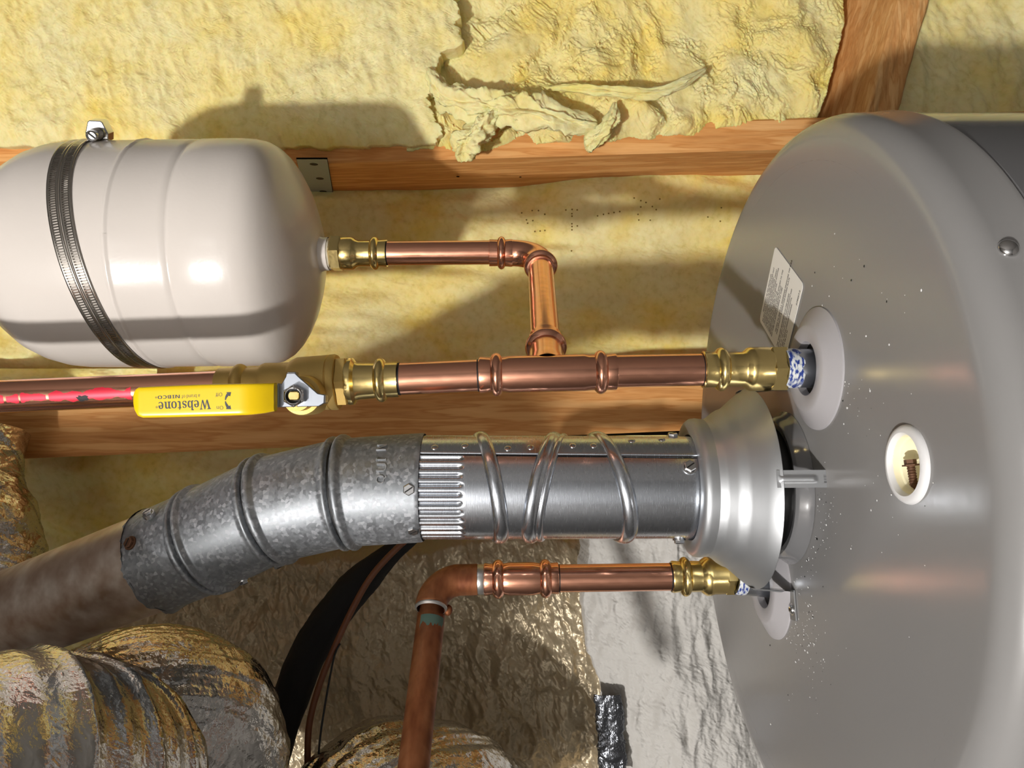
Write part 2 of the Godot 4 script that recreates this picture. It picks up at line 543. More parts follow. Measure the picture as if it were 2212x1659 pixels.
func unseen_globe(called: String, label: String, at: Vector3, energy: float, r: float, glowing := 6.0) -> void:  # globe out of view on a cord, with its light inside
	var t := thing(called, label, "lamp", at)
	var mb := MB.new()
	var pr := []
	for k in 13: pr.append(Vector2(-r * cos(PI * k / 12.0), maxf(0.0001, r * sin(PI * k / 12.0))))
	mb.lathe(Transform3D(Basis(), at), pr, 24)
	var glow := mat(Color(1, 0.985, 0.97), 0.5)
	glow.emission_enabled = true
	glow.emission = Color(1, 0.985, 0.97)
	glow.emission_energy_multiplier = glowing
	part(t, "bulb", mb, glow)
	mb = MB.new()
	mb.lathe(Transform3D(Basis(), at), [Vector2(-r - 0.035, 0.0001), Vector2(-r - 0.035, 0.016), Vector2(-r * 0.9, 0.016), Vector2(-r * 0.9, 0.0001)], 24)
	part(t, "socket", mb, M.black)
	mb = MB.new()
	mb.lathe(Transform3D(Basis(), at), [Vector2(-1.5 - at.x, 0.003), Vector2(-r - 0.03, 0.003)], 8)
	part(t, "cord", mb, M.black)
	var l := OmniLight3D.new()
	l.name = "light"
	l.light_color = Color(1, 0.985, 0.97)
	l.light_energy = energy
	l.light_size = r * 0.9
	l.omni_range = 8.0
	l.omni_attenuation = 2.0
	l.shadow_enabled = true
	t.add_child(l)

func wall(called: String, lo: Vector3, hi: Vector3, m: Material) -> void:
	var mb := MB.new()
	mb.box(Transform3D(Basis(), (lo + hi) / 2), hi - lo, 0.002)
	solo(called, "", "", mb, m, "", "structure")

func room() -> void:
	var x0 := -1.5
	var x1 := 1.64
	var y0 := -1.6
	var y1 := 0.95
	var z0 := -1.14
	var z1 := 2.3
	var t := 0.06
	wall("floor", Vector3(x1, y0 - t, z0 - t), Vector3(x1 + t, y1 + t, z1 + t), M.wall_dark)
	wall("ceiling", Vector3(x0 - t, y0 - t, z0 - t), Vector3(x0, y1 + t, z1 + t), M.wall_dark)
	wall("wall_back", Vector3(x0, y0, z0 - t), Vector3(x1, y1, z0), M.wall_dark)
	wall("wall_front", Vector3(x0, y0, z1), Vector3(x1, y1, z1 + t), M.plaster)  # out of view; paler tone picked to bounce light onto the metals
	wall("wall_right", Vector3(x0, y1, z0 - t), Vector3(x1, y1 + t, z1 + t), M.wall_dark)
	wall("wall_left", Vector3(x0, y0 - t, z0 - t), Vector3(x1, y0, z1 + t), M.wall_dark)

func timber(a: Vector3, b: Vector3, h: float, d: float) -> MB:   # a, b: middle of the front face's ends
	var mb := MB.new()
	var x := (b - a).normalized()
	var z := Vector3(0, 0, 1)
	var y := z.cross(x).normalized()
	mb.box(Transform3D(Basis(x, y, z), (a + b) / 2 - z * d / 2), Vector3(a.distance_to(b), h, d), 0.0025)
	return mb

func framing() -> void:
	var zf := 0.915
	# upper stud: its lower edge runs from (900,346) to (1652,323)
	var a := P(900, 346, zf)
	var b := P(1652, 323, zf)
	var d := (b - a).normalized()
	var up := Vector3(-d.y, d.x, 0) * 0.019
	var st := thing("wall_stud", "orange-brown fir stud running behind the white tank, most brightly lit of the timbers", "stud", a + d * 0.5 + up, "", "")
	part(st, "timber", timber(a - d * 0.62 + up, b + d * 0.55 + up, 0.038, 0.142), M.wood)
	for k in [[1012, 337, 0.0065, 0.0042], [1124, 381, 0.0016, 0.0014], [989, 380, 0.0022, 0.0018]]:
		var mb := MB.new()
		var c := P(k[0], k[1], zf - 0.0008)
		var q := Transform3D(Basis(Vector3(k[2], 0, 0), Vector3(0, k[3], 0), Vector3(0, 0, 0.0007)), c)
		if k[1] > 350:
			# on the underside of the stud
			var Z = (829.5 - 346.0) / F * zf * F / (829.5 - k[1])
			c = P(k[0], k[1], Z) - Vector3(0, 0.0002, 0)
			q = Transform3D(Basis(Vector3(k[2], 0, 0), Vector3(0, 0, -k[3] * 1.6), Vector3(0, -0.0007, 0)), c)
		mb.disc(Vector3(0, 0, 1), Vector3(0, 0, 1), 1.0, 20)
		for w in mb.v.size():
			mb.v[w] = q * mb.v[w]
			mb.n[w] = q.basis.z.normalized()
		part(st, "knot", mb, mat(Color(0.36, 0.20, 0.10), 0.7))
	# nail plate on its underside
	var np := thing("nail_plate", "small grey steel plate with round holes on the stud underside beside the white tank", "plate", P(690, 385, 0.99))
	var ys := a.y - 0.0012 - d.y * 0.12
	var mb := MB.new()
	var o := PackedVector2Array()
	for q in [[640, 341], [707, 341], [720.5, 420], [660, 422]]:
		var Z: float = ys * F / (829.5 - q[1])
		o.append(Vector2((q[0] - 1106.0) / F * Z, Z))
	mb.prism(Transform3D(Basis(Vector3(1, 0, 0), Vector3(0, 0, -1), Vector3(0, -1, 0)), Vector3(0, ys, 0)), o, -0.0003, 0.0016, 0.0003)
	part(np, "plate", mb, M.plate)
	for q in [[678, 352], [691, 383], [698, 411]]:
		mb = MB.new()
		var Z: float = ys * F / (829.5 - q[1])
		var c := P(q[0], q[1], Z)
		c.y = ys - 0.0015
		mb.lathe(Transform3D(Basis(Vector3(0, -1, 0), Vector3(1, 0, 0), Vector3(0, 0, 1)), c), [Vector2(0, 0.0052), Vector2(0.0004, 0.0048), Vector2(0.0004, 0.0001)], 20)
		part(np, "nail_hole", mb, M.dark)
	# lower stud, in the shade under the long copper line
	a = P(100, 989, zf)
	b = P(1300, 938, zf)
	d = (b - a).normalized()
	up = Vector3(-d.y, d.x, 0) * 0.030
	solo("wall_stud", "dark brown fir stud in shade behind the yellow valve handle", "stud", timber(a - d * 0.4 + up, b + d * 0.45 + up, 0.060, 0.142), M.wood)
	# rough beam at the upper right
	var p0 := P(1872, 236, 0.89)
	var p1 := P(1940, 0, 0.89)
	d = (p1 - p0).normalized()
	var bm := MB.new()
	var hw := 0.0365
	var side := Vector3(d.y, -d.x, 0)
	bm.grid(40, 160, func(u, v):
		var base = p0 - d * 0.35 + d * (0.75 * v)
		var s: float = clampf(u * 3.0 - 1.0, -1.0, 1.0)
		var back := maxf(0.0, absf(u * 6.0 - 3.0) - 1.0) / 2.0
		var g := nfine.get_noise_3d(base.x * 0.2 + s * 0.06, base.y * 0.12, 3.0) * 0.0035 + nmid.get_noise_3d(s * 0.08, base.y * 0.6, 7.0) * 0.004
		var q = base + side * (s * hw) - Vector3(0, 0, back * 0.09)
		if back <= 0.0: q.z += g
		else: q += side * signf(s) * g * 0.5
		return q, false, false)
	bm.grid(40, 2, func(u, v):
		var s: float = clampf(u * 3.0 - 1.0, -1.0, 1.0)
		var back := maxf(0.0, absf(u * 6.0 - 3.0) - 1.0) / 2.0
		return p0 + d * 0.40 + side * (s * hw) - Vector3(0, 0, lerpf(back * 0.09, 0.09, v)), false, false)
	solo("rough_beam", "rough-sawn weathered wooden beam slanting up above the grey heater", "beam", bm, M.wood_old)

func wool_col(y_bias: float) -> Callable:
	return func(p: Vector3) -> Color:
		var t := clampf(0.5 + nlow.get_noise_3d(p.x * 1.4 + 7, p.y * 1.6, p.z) * 1.3 + y_bias, 0.0, 1.0)
		var s := clampf(0.5 + nmid.get_noise_3d(p.x, p.y, p.z + 4.0) * 0.9, 0.0, 1.0)
		var pale := Color(0.87, 0.78, 0.42)
		var deep := Color(0.92, 0.70, 0.15)
		var c := pale.lerp(deep, t * 0.8)
		return c.lerp(Color(0.91, 0.83, 0.50), s * 0.45)

func piecewise(pts: Array, x: float) -> float:
	if x <= pts[0].x: return pts[0].y
	for k in pts.size() - 1:
		if x <= pts[k + 1].x:
			return lerpf(pts[k].y, pts[k + 1].y, smoothstep(0.0, 1.0, (x - pts[k].x) / (pts[k + 1].x - pts[k].x)))
	return pts[-1].y

func wool_h(x: float, y: float, s: float, amp: float) -> float:
	var a := nlow.get_noise_3d(x, y, s) * 0.016
	if amp < 1.0:
		# felted face: short slanting wisps
		var r := nridge.get_noise_3d(x * 1.1 + 0.35 * y, y * 0.55 - 0.25 * x, s) * 0.0060
		var m := nmid.get_noise_3d(x * 1.25, y * 0.75, s) * 0.0070
		var f := nfine.get_noise_3d(x * 0.8, y * 0.5, s) * 0.0004
		return (a + r + m + f) * amp
	# torn face: soft pillows parted by creases
	var w := nlow.get_noise_3d(x * 1.6 + 5.0, y * 1.6, s) * 0.03
	var c := ncell.get_noise_3d((x + w) * 0.42, (y - w) * 0.34, s * 0.1)
	var c2 := ncell.get_noise_3d((x - w) * 1.0, (y + w) * 0.7, s * 0.1 + 2.0)
	var p := -0.013 * exp(-pow((c + 1.0) / 0.24, 2.0)) - 0.0012 * exp(-pow((c2 + 1.0) / 0.26, 2.0))
	return a + p + nlow.get_noise_3d(x * 3.4, y * 2.3, s + 3.0) * 0.0075 + nridge.get_noise_3d(x * 0.8, y * 0.4, s) * 0.0008 + nfine.get_noise_3d(x * 0.5, y * 0.35, s) * 0.0003

func insulation() -> void:
	var zf := -0.893
	# right upper batt
	var low := [Vector2(-0.16, 0.289), Vector2(-0.05, 0.288), Vector2(0.02, 0.296), Vector2(0.10, 0.301), Vector2(0.17, 0.303), Vector2(0.30, 0.318), Vector2(0.46, 0.322)]
	var rb := MB.new()
	rb.grid(420, 300, func(u, v):
		var x := lerpf(-0.13, lerpf(0.392, 0.436, clampf((0.60 * (1.0 - v) + 0.31 * v - 0.33) / 0.13, 0.0, 1.0)), u)
		var ye := piecewise(low, x) + nmid.get_noise_2d(x * 0.5, 3.0) * 0.008
		var w := minf(1.0, v / 0.92)
		var y := lerpf(0.60, ye, w)
		var lap := 0.012 * smoothstep(0.30, 0.42, x)
		var z := zf - 0.012 + wool_h(x, y, 2.0, 1.25) - lap + 0.018 * smoothstep(0.40, 0.33, y) * (0.5 + nlow.get_noise_2d(x * 2.0, y * 2.0 + 9))
		if w > 0.93: z -= 0.012 * pow((w - 0.93) / 0.07, 2.0)
		if v > 0.92:
			var t = (v - 0.92) / 0.08
			z -= 0.13 * t
			y += 0.012 * sin(t * PI * 0.5)
		if u > 0.97: z -= (u - 0.97) * 3.0
		return Vector3(x, y, z), false, true, wool_col(0.22))
	var r := solo("insulation_batt", "bright yellow fluffy glass wool batt above the stud, left of the rough beam", "insulation", rb, M.wool)
	# left upper batt, its torn right edge laps over the other
	var lb := MB.new()
	var redge := [Vector2(0.26, -0.098), Vector2(0.30, -0.085), Vector2(0.335, -0.105), Vector2(0.38, -0.085), Vector2(0.42, -0.062), Vector2(0.47, -0.072), Vector2(0.6, -0.07)]
	lb.grid(440, 300, func(u, v):
		var w := minf(1.0, v / 0.92)
		var y := lerpf(0.60, 0.287, w)
		var xr := piecewise(redge, y) + nmid.get_noise_2d(y * 1.6, 8.0) * 0.016
		var x := lerpf(-0.80, xr, minf(1.0, u / 0.97))
		y = lerpf(0.60, 0.287 + nmid.get_noise_2d(x * 0.6, 1.0) * 0.008, w)
		var z := zf + 0.004 + wool_h(x, y, 0.0, 0.60)
		if w > 0.93: z -= 0.012 * pow((w - 0.93) / 0.07, 2.0)
		if v > 0.92:
			var t = (v - 0.92) / 0.08
			z -= 0.13 * t
			y += 0.012 * sin(t * PI * 0.5)
		if u > 0.97: z -= (u - 0.97) / 0.03 * 0.03
		return Vector3(x, y, z), false, true, wool_col(-0.22))
	solo("insulation_batt", "pale yellow glass wool batt above the white tank at upper left", "insulation", lb, M.wool)
	# torn strips hanging over the stud
	var strips := [
		["rumpled pale strip of torn wool sagging over the stud between the two batts", [[925, 150, .885], [960, 210, .878], [1010, 222, .868], [1080, 232, .862], [1150, 240, .862], [1215, 258, .864], [1290, 268, .872]], 26],
		["small torn tuft of wool hanging over the stud above the copper elbow", [[1330, 225, .875], [1318, 262, .868], [1300, 285, .868], [1278, 308, .872], [1268, 322, .885]], 15],
		["grubby torn clump of wool hanging lowest over the stud, left of the tuft", [[1080, 215, .880], [1060, 250, .872], [1030, 285, .866], [1003, 312, .866], [985, 328, .880]], 27],
		["thin curled ridge of peeled wool on the bright batt", [[1180, 192, .884], [1240, 190, .872], [1300, 196, .868], [1370, 202, .868], [1430, 196, .868], [1480, 176, .872], [1524, 150, .886]], 9]]
	for s in strips:
		var pts := []
		for q in s[1]: pts.append(P(q[0], q[1], q[2]))
		var rr: float = s[2] * 0.87 / F
		var seed_z: float = s[2]
		var mb := tube(pts, func(b, a, p):
			var e := pow(maxf(0.0004, sin(PI * clampf(b, 0.001, 0.999))), 0.3)
			return rr * e * (0.95 + 0.35 * cos(a * 2.0 + b * 3.0) + nlow.get_noise_3d(p.x * 5.0, p.y * 5.0, p.z * 5.0 + seed_z) * 0.95 + nmid.get_noise_3d(p.x * 2.0, p.y * 2.0, p.z * 2.0 + seed_z) * 0.30), 56, 120, wool_col(-0.10))
		solo("torn_wool", s[0], "insulation", mb, M.wool)
	# recessed batt between the two studs
	var mid := MB.new()
	mid.grid(460, 240, func(u, v):
		var x := lerpf(-0.95, 0.62, u)
		var y := lerpf(0.30 + 0.0295 * x, -0.0315 + (x + 0.255) * 0.0295, v)
		var z := -1.052 + nlow.get_noise_3d(x * 0.55, y * 1.9, 5.0) * 0.030 + nmid.get_noise_3d(x * 0.4, y * 0.4, 6.0) * 0.004 + nfine.get_noise_3d(x * 0.7, y * 0.7, 6.0) * 0.0004
		z += 0.03 * smoothstep(0.19, 0.265, y) * smoothstep(-0.02, 0.1, x)
		if x < -0.42: z += 0.06 * smoothstep(-0.42, -0.75, x)
		return Vector3(x, y, z), false, true, wool_col(-0.05))
	var mt := thing("insulation_batt", "recessed yellow glass wool between the studs behind the copper branch", "insulation", Vector3(0, 0.1, -1.06))
	part(mt, "wool", mid, M.wool)
	var dots := MB.new()
	for q in [[1077, 355], [1127, 343], [1157, 345], [1187, 363], [1100, 387], [1130, 393], [1105, 405], [1140, 443], [1165, 440], [1188, 437], [1288, 340], [1317, 340], [1342, 340], [1317, 357], [1317, 370], [1317, 405], [1317, 420], [1317, 435], [1342, 418], [1440, 367], [1467, 362], [1493, 355], [1518, 352], [1545, 348], [1613, 285], [1645, 297], [1670, 305], [1645, 327], [1632, 362], [1635, 390], [1690, 390], [1700, 325], [1735, 290], [1718, 340], [1315, 535], [1965, 375], [2030, 330], [2027, 393]]:
		var c := P(640.0 + q[0] / 2.212, 300.0 + q[1] / 2.212, 1.0)
		# drop the dot on the wool along its sight line
		var best := c
		var bd := 9.0
		for k in 20:
			var Z := 1.00 + 0.004 * k
			var p := c * Z
			var x := p.x
			var y := p.y
			var z := -1.052 + nlow.get_noise_3d(x * 0.55, y * 1.9, 5.0) * 0.030 + nmid.get_noise_3d(x * 0.4, y * 0.4, 6.0) * 0.004 + nfine.get_noise_3d(x * 0.7, y * 0.7, 6.0) * 0.0004 + 0.03 * smoothstep(0.19, 0.265, y) * smoothstep(-0.02, 0.1, x)
			if absf(z + Z) < bd:
				bd = absf(z + Z)
				best = Vector3(x, y, z + 0.0012)
		dots.disc(best, Vector3(0, 0, 1), 0.0012, 8)
	var dn := part(mt, "ink_dots", dots, mat(Color(0.52, 0.43, 0.18), 0.9), "rows of small dark printed dots")
	dn.set_meta("kind", "stuff")
	# batt under the lower stud
	var ub := MB.new()
	ub.grid(240, 120, func(u, v):
		var x := lerpf(-0.95, 0.45, u)
		var y := lerpf(-0.07, -0.42, v)
		var z := -1.0 + nlow.get_noise_3d(x * 0.7, y * 1.2, 9.0) * 0.03 + nmid.get_noise_3d(x * 0.6, y * 0.6, 6.0) * 0.006
		return Vector3(x, y, z), false, true, wool_col(0.0))
	solo("insulation_batt", "shaded brown-yellow wool below the lower stud behind the galvanised elbow", "insulation", ub, M.wool)
	# batt right of the beam
	var rr2 := MB.new()
	rr2.grid(180, 160, func(u, v):
		var x := lerpf(0.45, 1.0, u)
		var y := lerpf(0.62, 0.20, v)
		var z := -0.93 + wool_h(x, y, 12.0, 0.7)
		if u < 0.04: z -= (0.04 - u) * 2.5
		return Vector3(x, y, z), false, true, wool_col(-0.42))
	solo("insulation_batt", "pale shaded wool batt right of the rough beam, above the heater side", "insulation", rr2, M.wool)
	# wool bulging over the left end of the lower stud
	var bl := MB.new()
	bl.grid(120, 80, func(u, v):
		var x := lerpf(-0.95, -0.46, u)
		var y := lerpf(0.02, -0.085, v)
		var e := sin(PI * v) * smoothstep(0.0, 0.35, 1.0 - u - 0.75 * v)
		return Vector3(x, y, -0.96 + 0.07 * e + nmid.get_noise_3d(x, y, 8.0) * 0.008), false, true, wool_col(0.0))
	solo("insulation_batt", "wool bulging over the lower stud at the far left, under the red-striped pipe", "insulation", bl, M.wool)

const HC := Vector3(0, -0.0716, -0.568)
const HR := 0.263
const HX := 0.208

func hxf() -> Transform3D:
	return Transform3D(Basis(), HC)

func heater() -> void:
	var t := thing("water_heater", "large round grey steel water heater standing at the right", "water heater", Vector3(1.63, HC.y, HC.z))
	var mb := MB.new()
	var pr := [Vector2(HX, 0.233), Vector2(HX, 0.240)]
	for k in 11:
		var a := PI / 2 * k / 10.0
		pr.append(Vector2(HX + 0.017 * (1.0 - cos(a)), HR - 0.017 + 0.017 * sin(a)))
	pr.append(Vector2(HX + 0.034, HR))
	pr.append(Vector2(HX + 0.037, HR + 0.0012))
	pr.append(Vector2(HX + 0.040, HR + 0.0010))
	pr.append(Vector2(HX + 0.041, HR - 0.003))
	mb.lathe(hxf(), pr, 160)
	var hole := Vector3(HX, (829.5 - 1003.0) / F * 0.389, -0.389)
	mb.grid(160, 12, func(u, v):
		var dv := Vector2(cos(u * TAU), sin(u * TAU))
		var oc := Vector2(hole.y - HC.y, hole.z - HC.z)
		var bq := oc.dot(dv)
		var far := -bq + sqrt(bq * bq - oc.length_squared() + 0.233 * 0.233)
		var r := lerpf(0.0165, far, v)
		return hole + Vector3(0, dv.x * r, dv.y * r), true, false)
	part(t, "lid", mb, M.grey_paint)
	mb = MB.new()
	mb.lathe(hxf(), [Vector2(HX + 0.030, HR - 0.004), Vector2(HX + 0.0415, HR - 0.0025), Vector2(HX + 0.0435, HR - 0.0005), Vector2(HX + 0.055, HR - 0.0002), Vector2(1.60, HR - 0.0002), Vector2(1.60, 0.01)], 160)
	part(t, "jacket", mb, M.jacket)
	mb = MB.new()
	mb.lathe(hxf(), [Vector2(1.60, HR - 0.03), Vector2(1.64, HR - 0.03), Vector2(1.64, 0.01)], 96)
	part(t, "base_ring", mb, M.black)
	# rim screw
	var c := P(2178, 537, 0.3415)
	var nn := Vector3(0, c.y - HC.y, c.z - HC.z).normalized()
	mb = MB.new()
	var pf := []
	for k in 9: pf.append(Vector2(0.0032 * sin(PI / 2 * k / 8.0), 0.0048 * cos(PI / 2 * k / 8.0) + 0.00001))
	var sc := part(t, "rim_screw", lathe_at(c, nn, [Vector2(-0.001, 0.0048)] + pf, 28), M.chrome, "shiny domed screw")
	# raised flue collar
	mb = MB.new()
	var vc := P(1106, 1052, 0.565)
	var vx := Transform3D(Basis(), Vector3(0, vc.y, vc.z))
	mb.lathe(vx, [Vector2(HX - 0.010, 0.046), Vector2(HX - 0.011, 0.051), Vector2(HX - 0.009, 0.0530), Vector2(HX - 0.004, 0.0545), Vector2(HX - 0.0003, 0.0575)], 72)
	part(t, "flue_collar", mb, M.jacket)
	mb = MB.new()
	mb.lathe(vx, [Vector2(HX - 0.033, 0.040), Vector2(HX - 0.033, 0.0445), Vector2(HX - 0.009, 0.0455)], 64)
	part(t, "flue_pipe", mb, M.black, "black flue outlet under the hood")
	# pipe collars
	for e in [[P(1743, 796, 0.505), "hot"], [P(1640, 1262, 0.592), "cold"]]:
		var o: Vector3 = e[0]
		o.x = 0
		mb = MB.new()
		mb.lathe(Transform3D(Basis(), o), [Vector2(HX - 0.002, 0.0185), Vector2(HX - 0.0080, 0.0185), Vector2(HX - 0.0086, 0.0195), Vector2(HX - 0.0090, 0.0285), Vector2(HX - 0.0082, 0.0300), Vector2(HX - 0.0022, 0.0402), Vector2(HX - 0.0012, 0.0418), Vector2(HX, 0.0420)], 72)
		var pc := part(t, "pipe_collar", mb, M.plastic, "pale grey plastic collar around a pipe nipple")
		mb = MB.new()
		mb.disc(o + Vector3(HX - 0.0022, 0, 0), Vector3(-1, 0, 0), 0.0187, 40)
		part(pc, "collar_hole", mb, M.dark)
	# nipples
	var ax := axis(1690, 795.6, 1770, 795.6, 0.508)
	part(t, "hot_nipple", lat(ax, [[1692, 30], [1692, 41], [1715, 42], [1770, 42], [1776, 42]]), M.zinc, "zinc nipple")
	part(t, "thread_sealant", lat(ax, [[1691, 41.5], [1695, 43.3], [1705, 42.8], [1714, 43.0], [1724, 41.9]], 48, func(a, tt, r): return r + nfine.get_noise_3d(a, sin(tt) * 0.02, cos(tt) * 0.02) * 0.0006), M.sealant, "blue and white thread sealant")
	ax = axis(1590, 1246, 1660, 1254, 0.595)
	part(t, "cold_nipple", lat(ax, [[1588, 30], [1590, 36], [1670, 36]]), M.zinc)
	part(t, "thread_sealant", lat(ax, [[1588, 36.5], [1592, 37.5], [1604, 37.2], [1610, 36.2]]), M.sealant)
	# label
	label_sticker(t)
	# white cap with a cup
	var cz := 0.389
	var cc := Vector3(HX, (829.5 - 1003.0) / F * cz, -cz)
	mb = MB.new()
	mb.lathe(Transform3D(Basis(), cc), [Vector2(0.004, 0.0152), Vector2(0.0, 0.0155), Vector2(-0.0022, 0.0160), Vector2(-0.0030, 0.0167), Vector2(-0.0030, 0.0180), Vector2(-0.0022, 0.0200), Vector2(-0.0008, 0.0209), Vector2(0.0, 0.0210)], 64)
	var cap := part(t, "anode_cap", mb, M.cap_white, "round white plastic cap rim")
	mb = MB.new()
	mb.lathe(Transform3D(Basis(), cc), [Vector2(0.0120, 0.0001), Vector2(0.0118, 0.0100), Vector2(0.0100, 0.0128), Vector2(0.0040, 0.0140), Vector2(0.0034, 0.0151), Vector2(0.0, 0.0155)], 48)
	part(cap, "cup", mb, M.cap_cream, "cream cup inside the cap")
	rusty_screw(cc)

func lathe_at(c: Vector3, nn: Vector3, pr: Array, segs := 24, mod = null, facets := false) -> MB:
	var mb := MB.new()
	var f := frame(c, c + nn)
	mb.lathe(f, pr, segs, mod, facets)
	return mb

func rusty_screw(cc: Vector3) -> void:
	var a := P(1967, 1004, 0.3935)
	var b := P(1975, 1052, 0.3915)
	var t := thing("rusty_screw", "rusty hex-head screw lying in the white cap on the heater", "screw", (a + b) / 2)
	var f := frame(a, b)
	var mb := MB.new()
	mb.lathe(f, [Vector2(-0.0028, 0.0001), Vector2(-0.0028, 0.0030), Vector2(-0.0002, 0.0030), Vector2(-0.0002, 0.0042), Vector2(0.0006, 0.0042), Vector2(0.0008, 0.001)], 6, null, true)
	part(t, "head", mb, M.rust)
	mb = MB.new()
	var pr := []
	for k in 49:
		var s := k / 48.0
		var r := 0.0020 * (1.0 if s < 0.82 else (1.0 - s) / 0.18 + 0.02)
		pr.append(Vector2(0.0006 + s * 0.0125, r * (1.0 + 0.22 * (absf(fposmod(s * 9.0, 1.0) - 0.5) * 2.0 - 0.5))))
	mb.lathe(f, pr, 16)
	part(t, "thread", mb, M.rust)

func text_mesh(s: String, serif: bool, bold: bool) -> TextMesh:
	var f := SystemFont.new()
	f.font_names = PackedStringArray(["Droid Serif" if serif else "Droid Sans"])
	if bold: f.font_weight = 700
	var tm := TextMesh.new()
	tm.text = s
	tm.font = f
	tm.font_size = 32
	tm.pixel_size = 0.001
	tm.depth = 0.001
	tm.curve_step = 1.0
	return tm

# lettering: left edge of the baseline at 'at', along 'right', letters up along 'up' (view axes)
func lettering(parent: Node3D, called: String, s: String, at: Vector3, right: Vector3, up: Vector3, width: float, height: float, m: Material, serif := false, bold := false, thick := 0.0003) -> void:
	var tm := text_mesh(s, serif, bold)
	var bb := tm.get_aabb()
	var root: Node = parent
	while not bases.has(root): root = root.get_parent()
	var mi := MeshInstance3D.new()
	mi.name = called
	mi.mesh = tm
	mi.material_override = m
	var sx := width / bb.size.x
	var sy := height / bb.size.y
	var nn := right.cross(up)
	var bs := Basis(right * sx, up * sy, nn * (thick / 0.001))
	mi.transform = Transform3D(bs, at - bases[root] - bs * Vector3(bb.position.x, bb.position.y, 0))
	parent.add_child(mi, true)

func on_lid(px: float, py: float) -> Vector3:
	var Z := (HX - 0.0004) * F / (px - 1106.0)
	return Vector3(HX - 0.0004, (829.5 - py) / F * Z, -Z)

func label_sticker(t: Node3D) -> void:
	var tl := on_lid(1641, 692)      # start of the first line
	var tr := on_lid(1675, 531)
	var br := on_lid(1739, 601)
	var right := (tr - tl).normalized()
	var dn := (br - tr)
	dn = (dn - right * dn.dot(right)).normalized()
	var w := tl.distance_to(tr)
	var h := tr.distance_to(br)
	var o := PackedVector2Array()
	var r := 0.004
	for q in [[r, -r, PI / 2], [r, -h + r, PI], [w - r, -h + r, 3 * PI / 2], [w - r, -r, 0.0]]:
		for k in 5:
			var a: float = q[2] + PI / 2 * k / 4.0
			o.append(Vector2(q[0] + r * cos(a), q[1] + r * sin(a)))
	var xf := Transform3D(Basis(right, -dn, right.cross(-dn)), tl)
	var mb := MB.new()
	mb.prism(xf, o, -0.0001, 0.0002)
	var st := part(t, "warning_label", mb, M.paper, "white square printed label on the lid")
	var lines := ["IMPORTANT TO THE INSTALLER", "DO NOT APPLY HEAT TO THE COLD AND HOT", "WATER FITTINGS WHEN MAKING SWEAT", "CONNECTIONS TO THE WATER HEATER. SWEAT", "TUBING TO ADAPTER BEFORE FITTING ADAPTER", "TO THE COLD INLET AND HOT WATER", "OUTLET ON THE HEATER. IT IS", "IMPERATIVE THAT HEAT NOT BE APPLIED TO THE", "NIPPLES CONTAINING A WATER OUTLET", "DIP TUBE OR NIPPLE LINING OF TUBE", "", "TESTED TO 300 P.S.I. WORKING PRESSURE 150 P.S.I.", "FOR CAPACITY & INPUT SEE RATING PLATE", "", "THE TANK AND WATERWAYS OF THE WATER", "HEATER COMPLY WITH ALL REQUIREMENTS AND", "CODE OF THE STATE OF MASSACHUSETTS,", "AND MEETS NORTH CAROLINA GENERAL", "STATUTE 66-27.1F"]
	var step := h * 0.90 / (lines.size() + 1)
	for k in lines.size():
		var s: String = lines[k]
		if s == "": continue
		var at := tl + dn * (h * 0.045 + step * (k + 0.8)) + right * w * (0.05 if k > 0 and k < 11 or k > 13 else 0.16) + Vector3(-0.0002, 0, 0)
		lettering(st, "print_line", s, at, right, -dn, minf(w * 0.92, s.length() * w * 0.0195), step * 0.66, M.ink, false, true, 0.0001)
	lettering(st, "print_line", "AP8697-2", tl + dn * (h * 0.965) + right * w * 0.72 + Vector3(-0.0002, 0, 0), right, -dn, w * 0.18, step * 0.62, M.ink, false, true, 0.0001)

func vent_c() -> Vector3:
	return Vector3(0, P(1106, 1052, 0.565).y, -0.565)

func hex_screw(parent: Node3D, c: Vector3, nn: Vector3, r: float, m: Material, called := "hex_screw") -> void:
	var mb := lathe_at(c, nn, [Vector2(-0.002, r * 1.28), Vector2(0.0006, r * 1.25), Vector2(0.0008, r * 0.95)], 24)
	var f := frame(c, c + nn)
	mb.lathe(f, [Vector2(0.0005, r), Vector2(0.0026, r), Vector2(0.0030, r * 0.85), Vector2(0.0030, 0.0001)], 6, null, true)
	var s := part(parent, called, mb, m)
	mb = MB.new()
	mb.box(Transform3D(f.basis.rotated(nn, 0.6), c + nn * 0.0030), Vector3(0.0004, r * 1.5, r * 0.22), 0.0001)
	part(s, "slot", mb, M.dark)

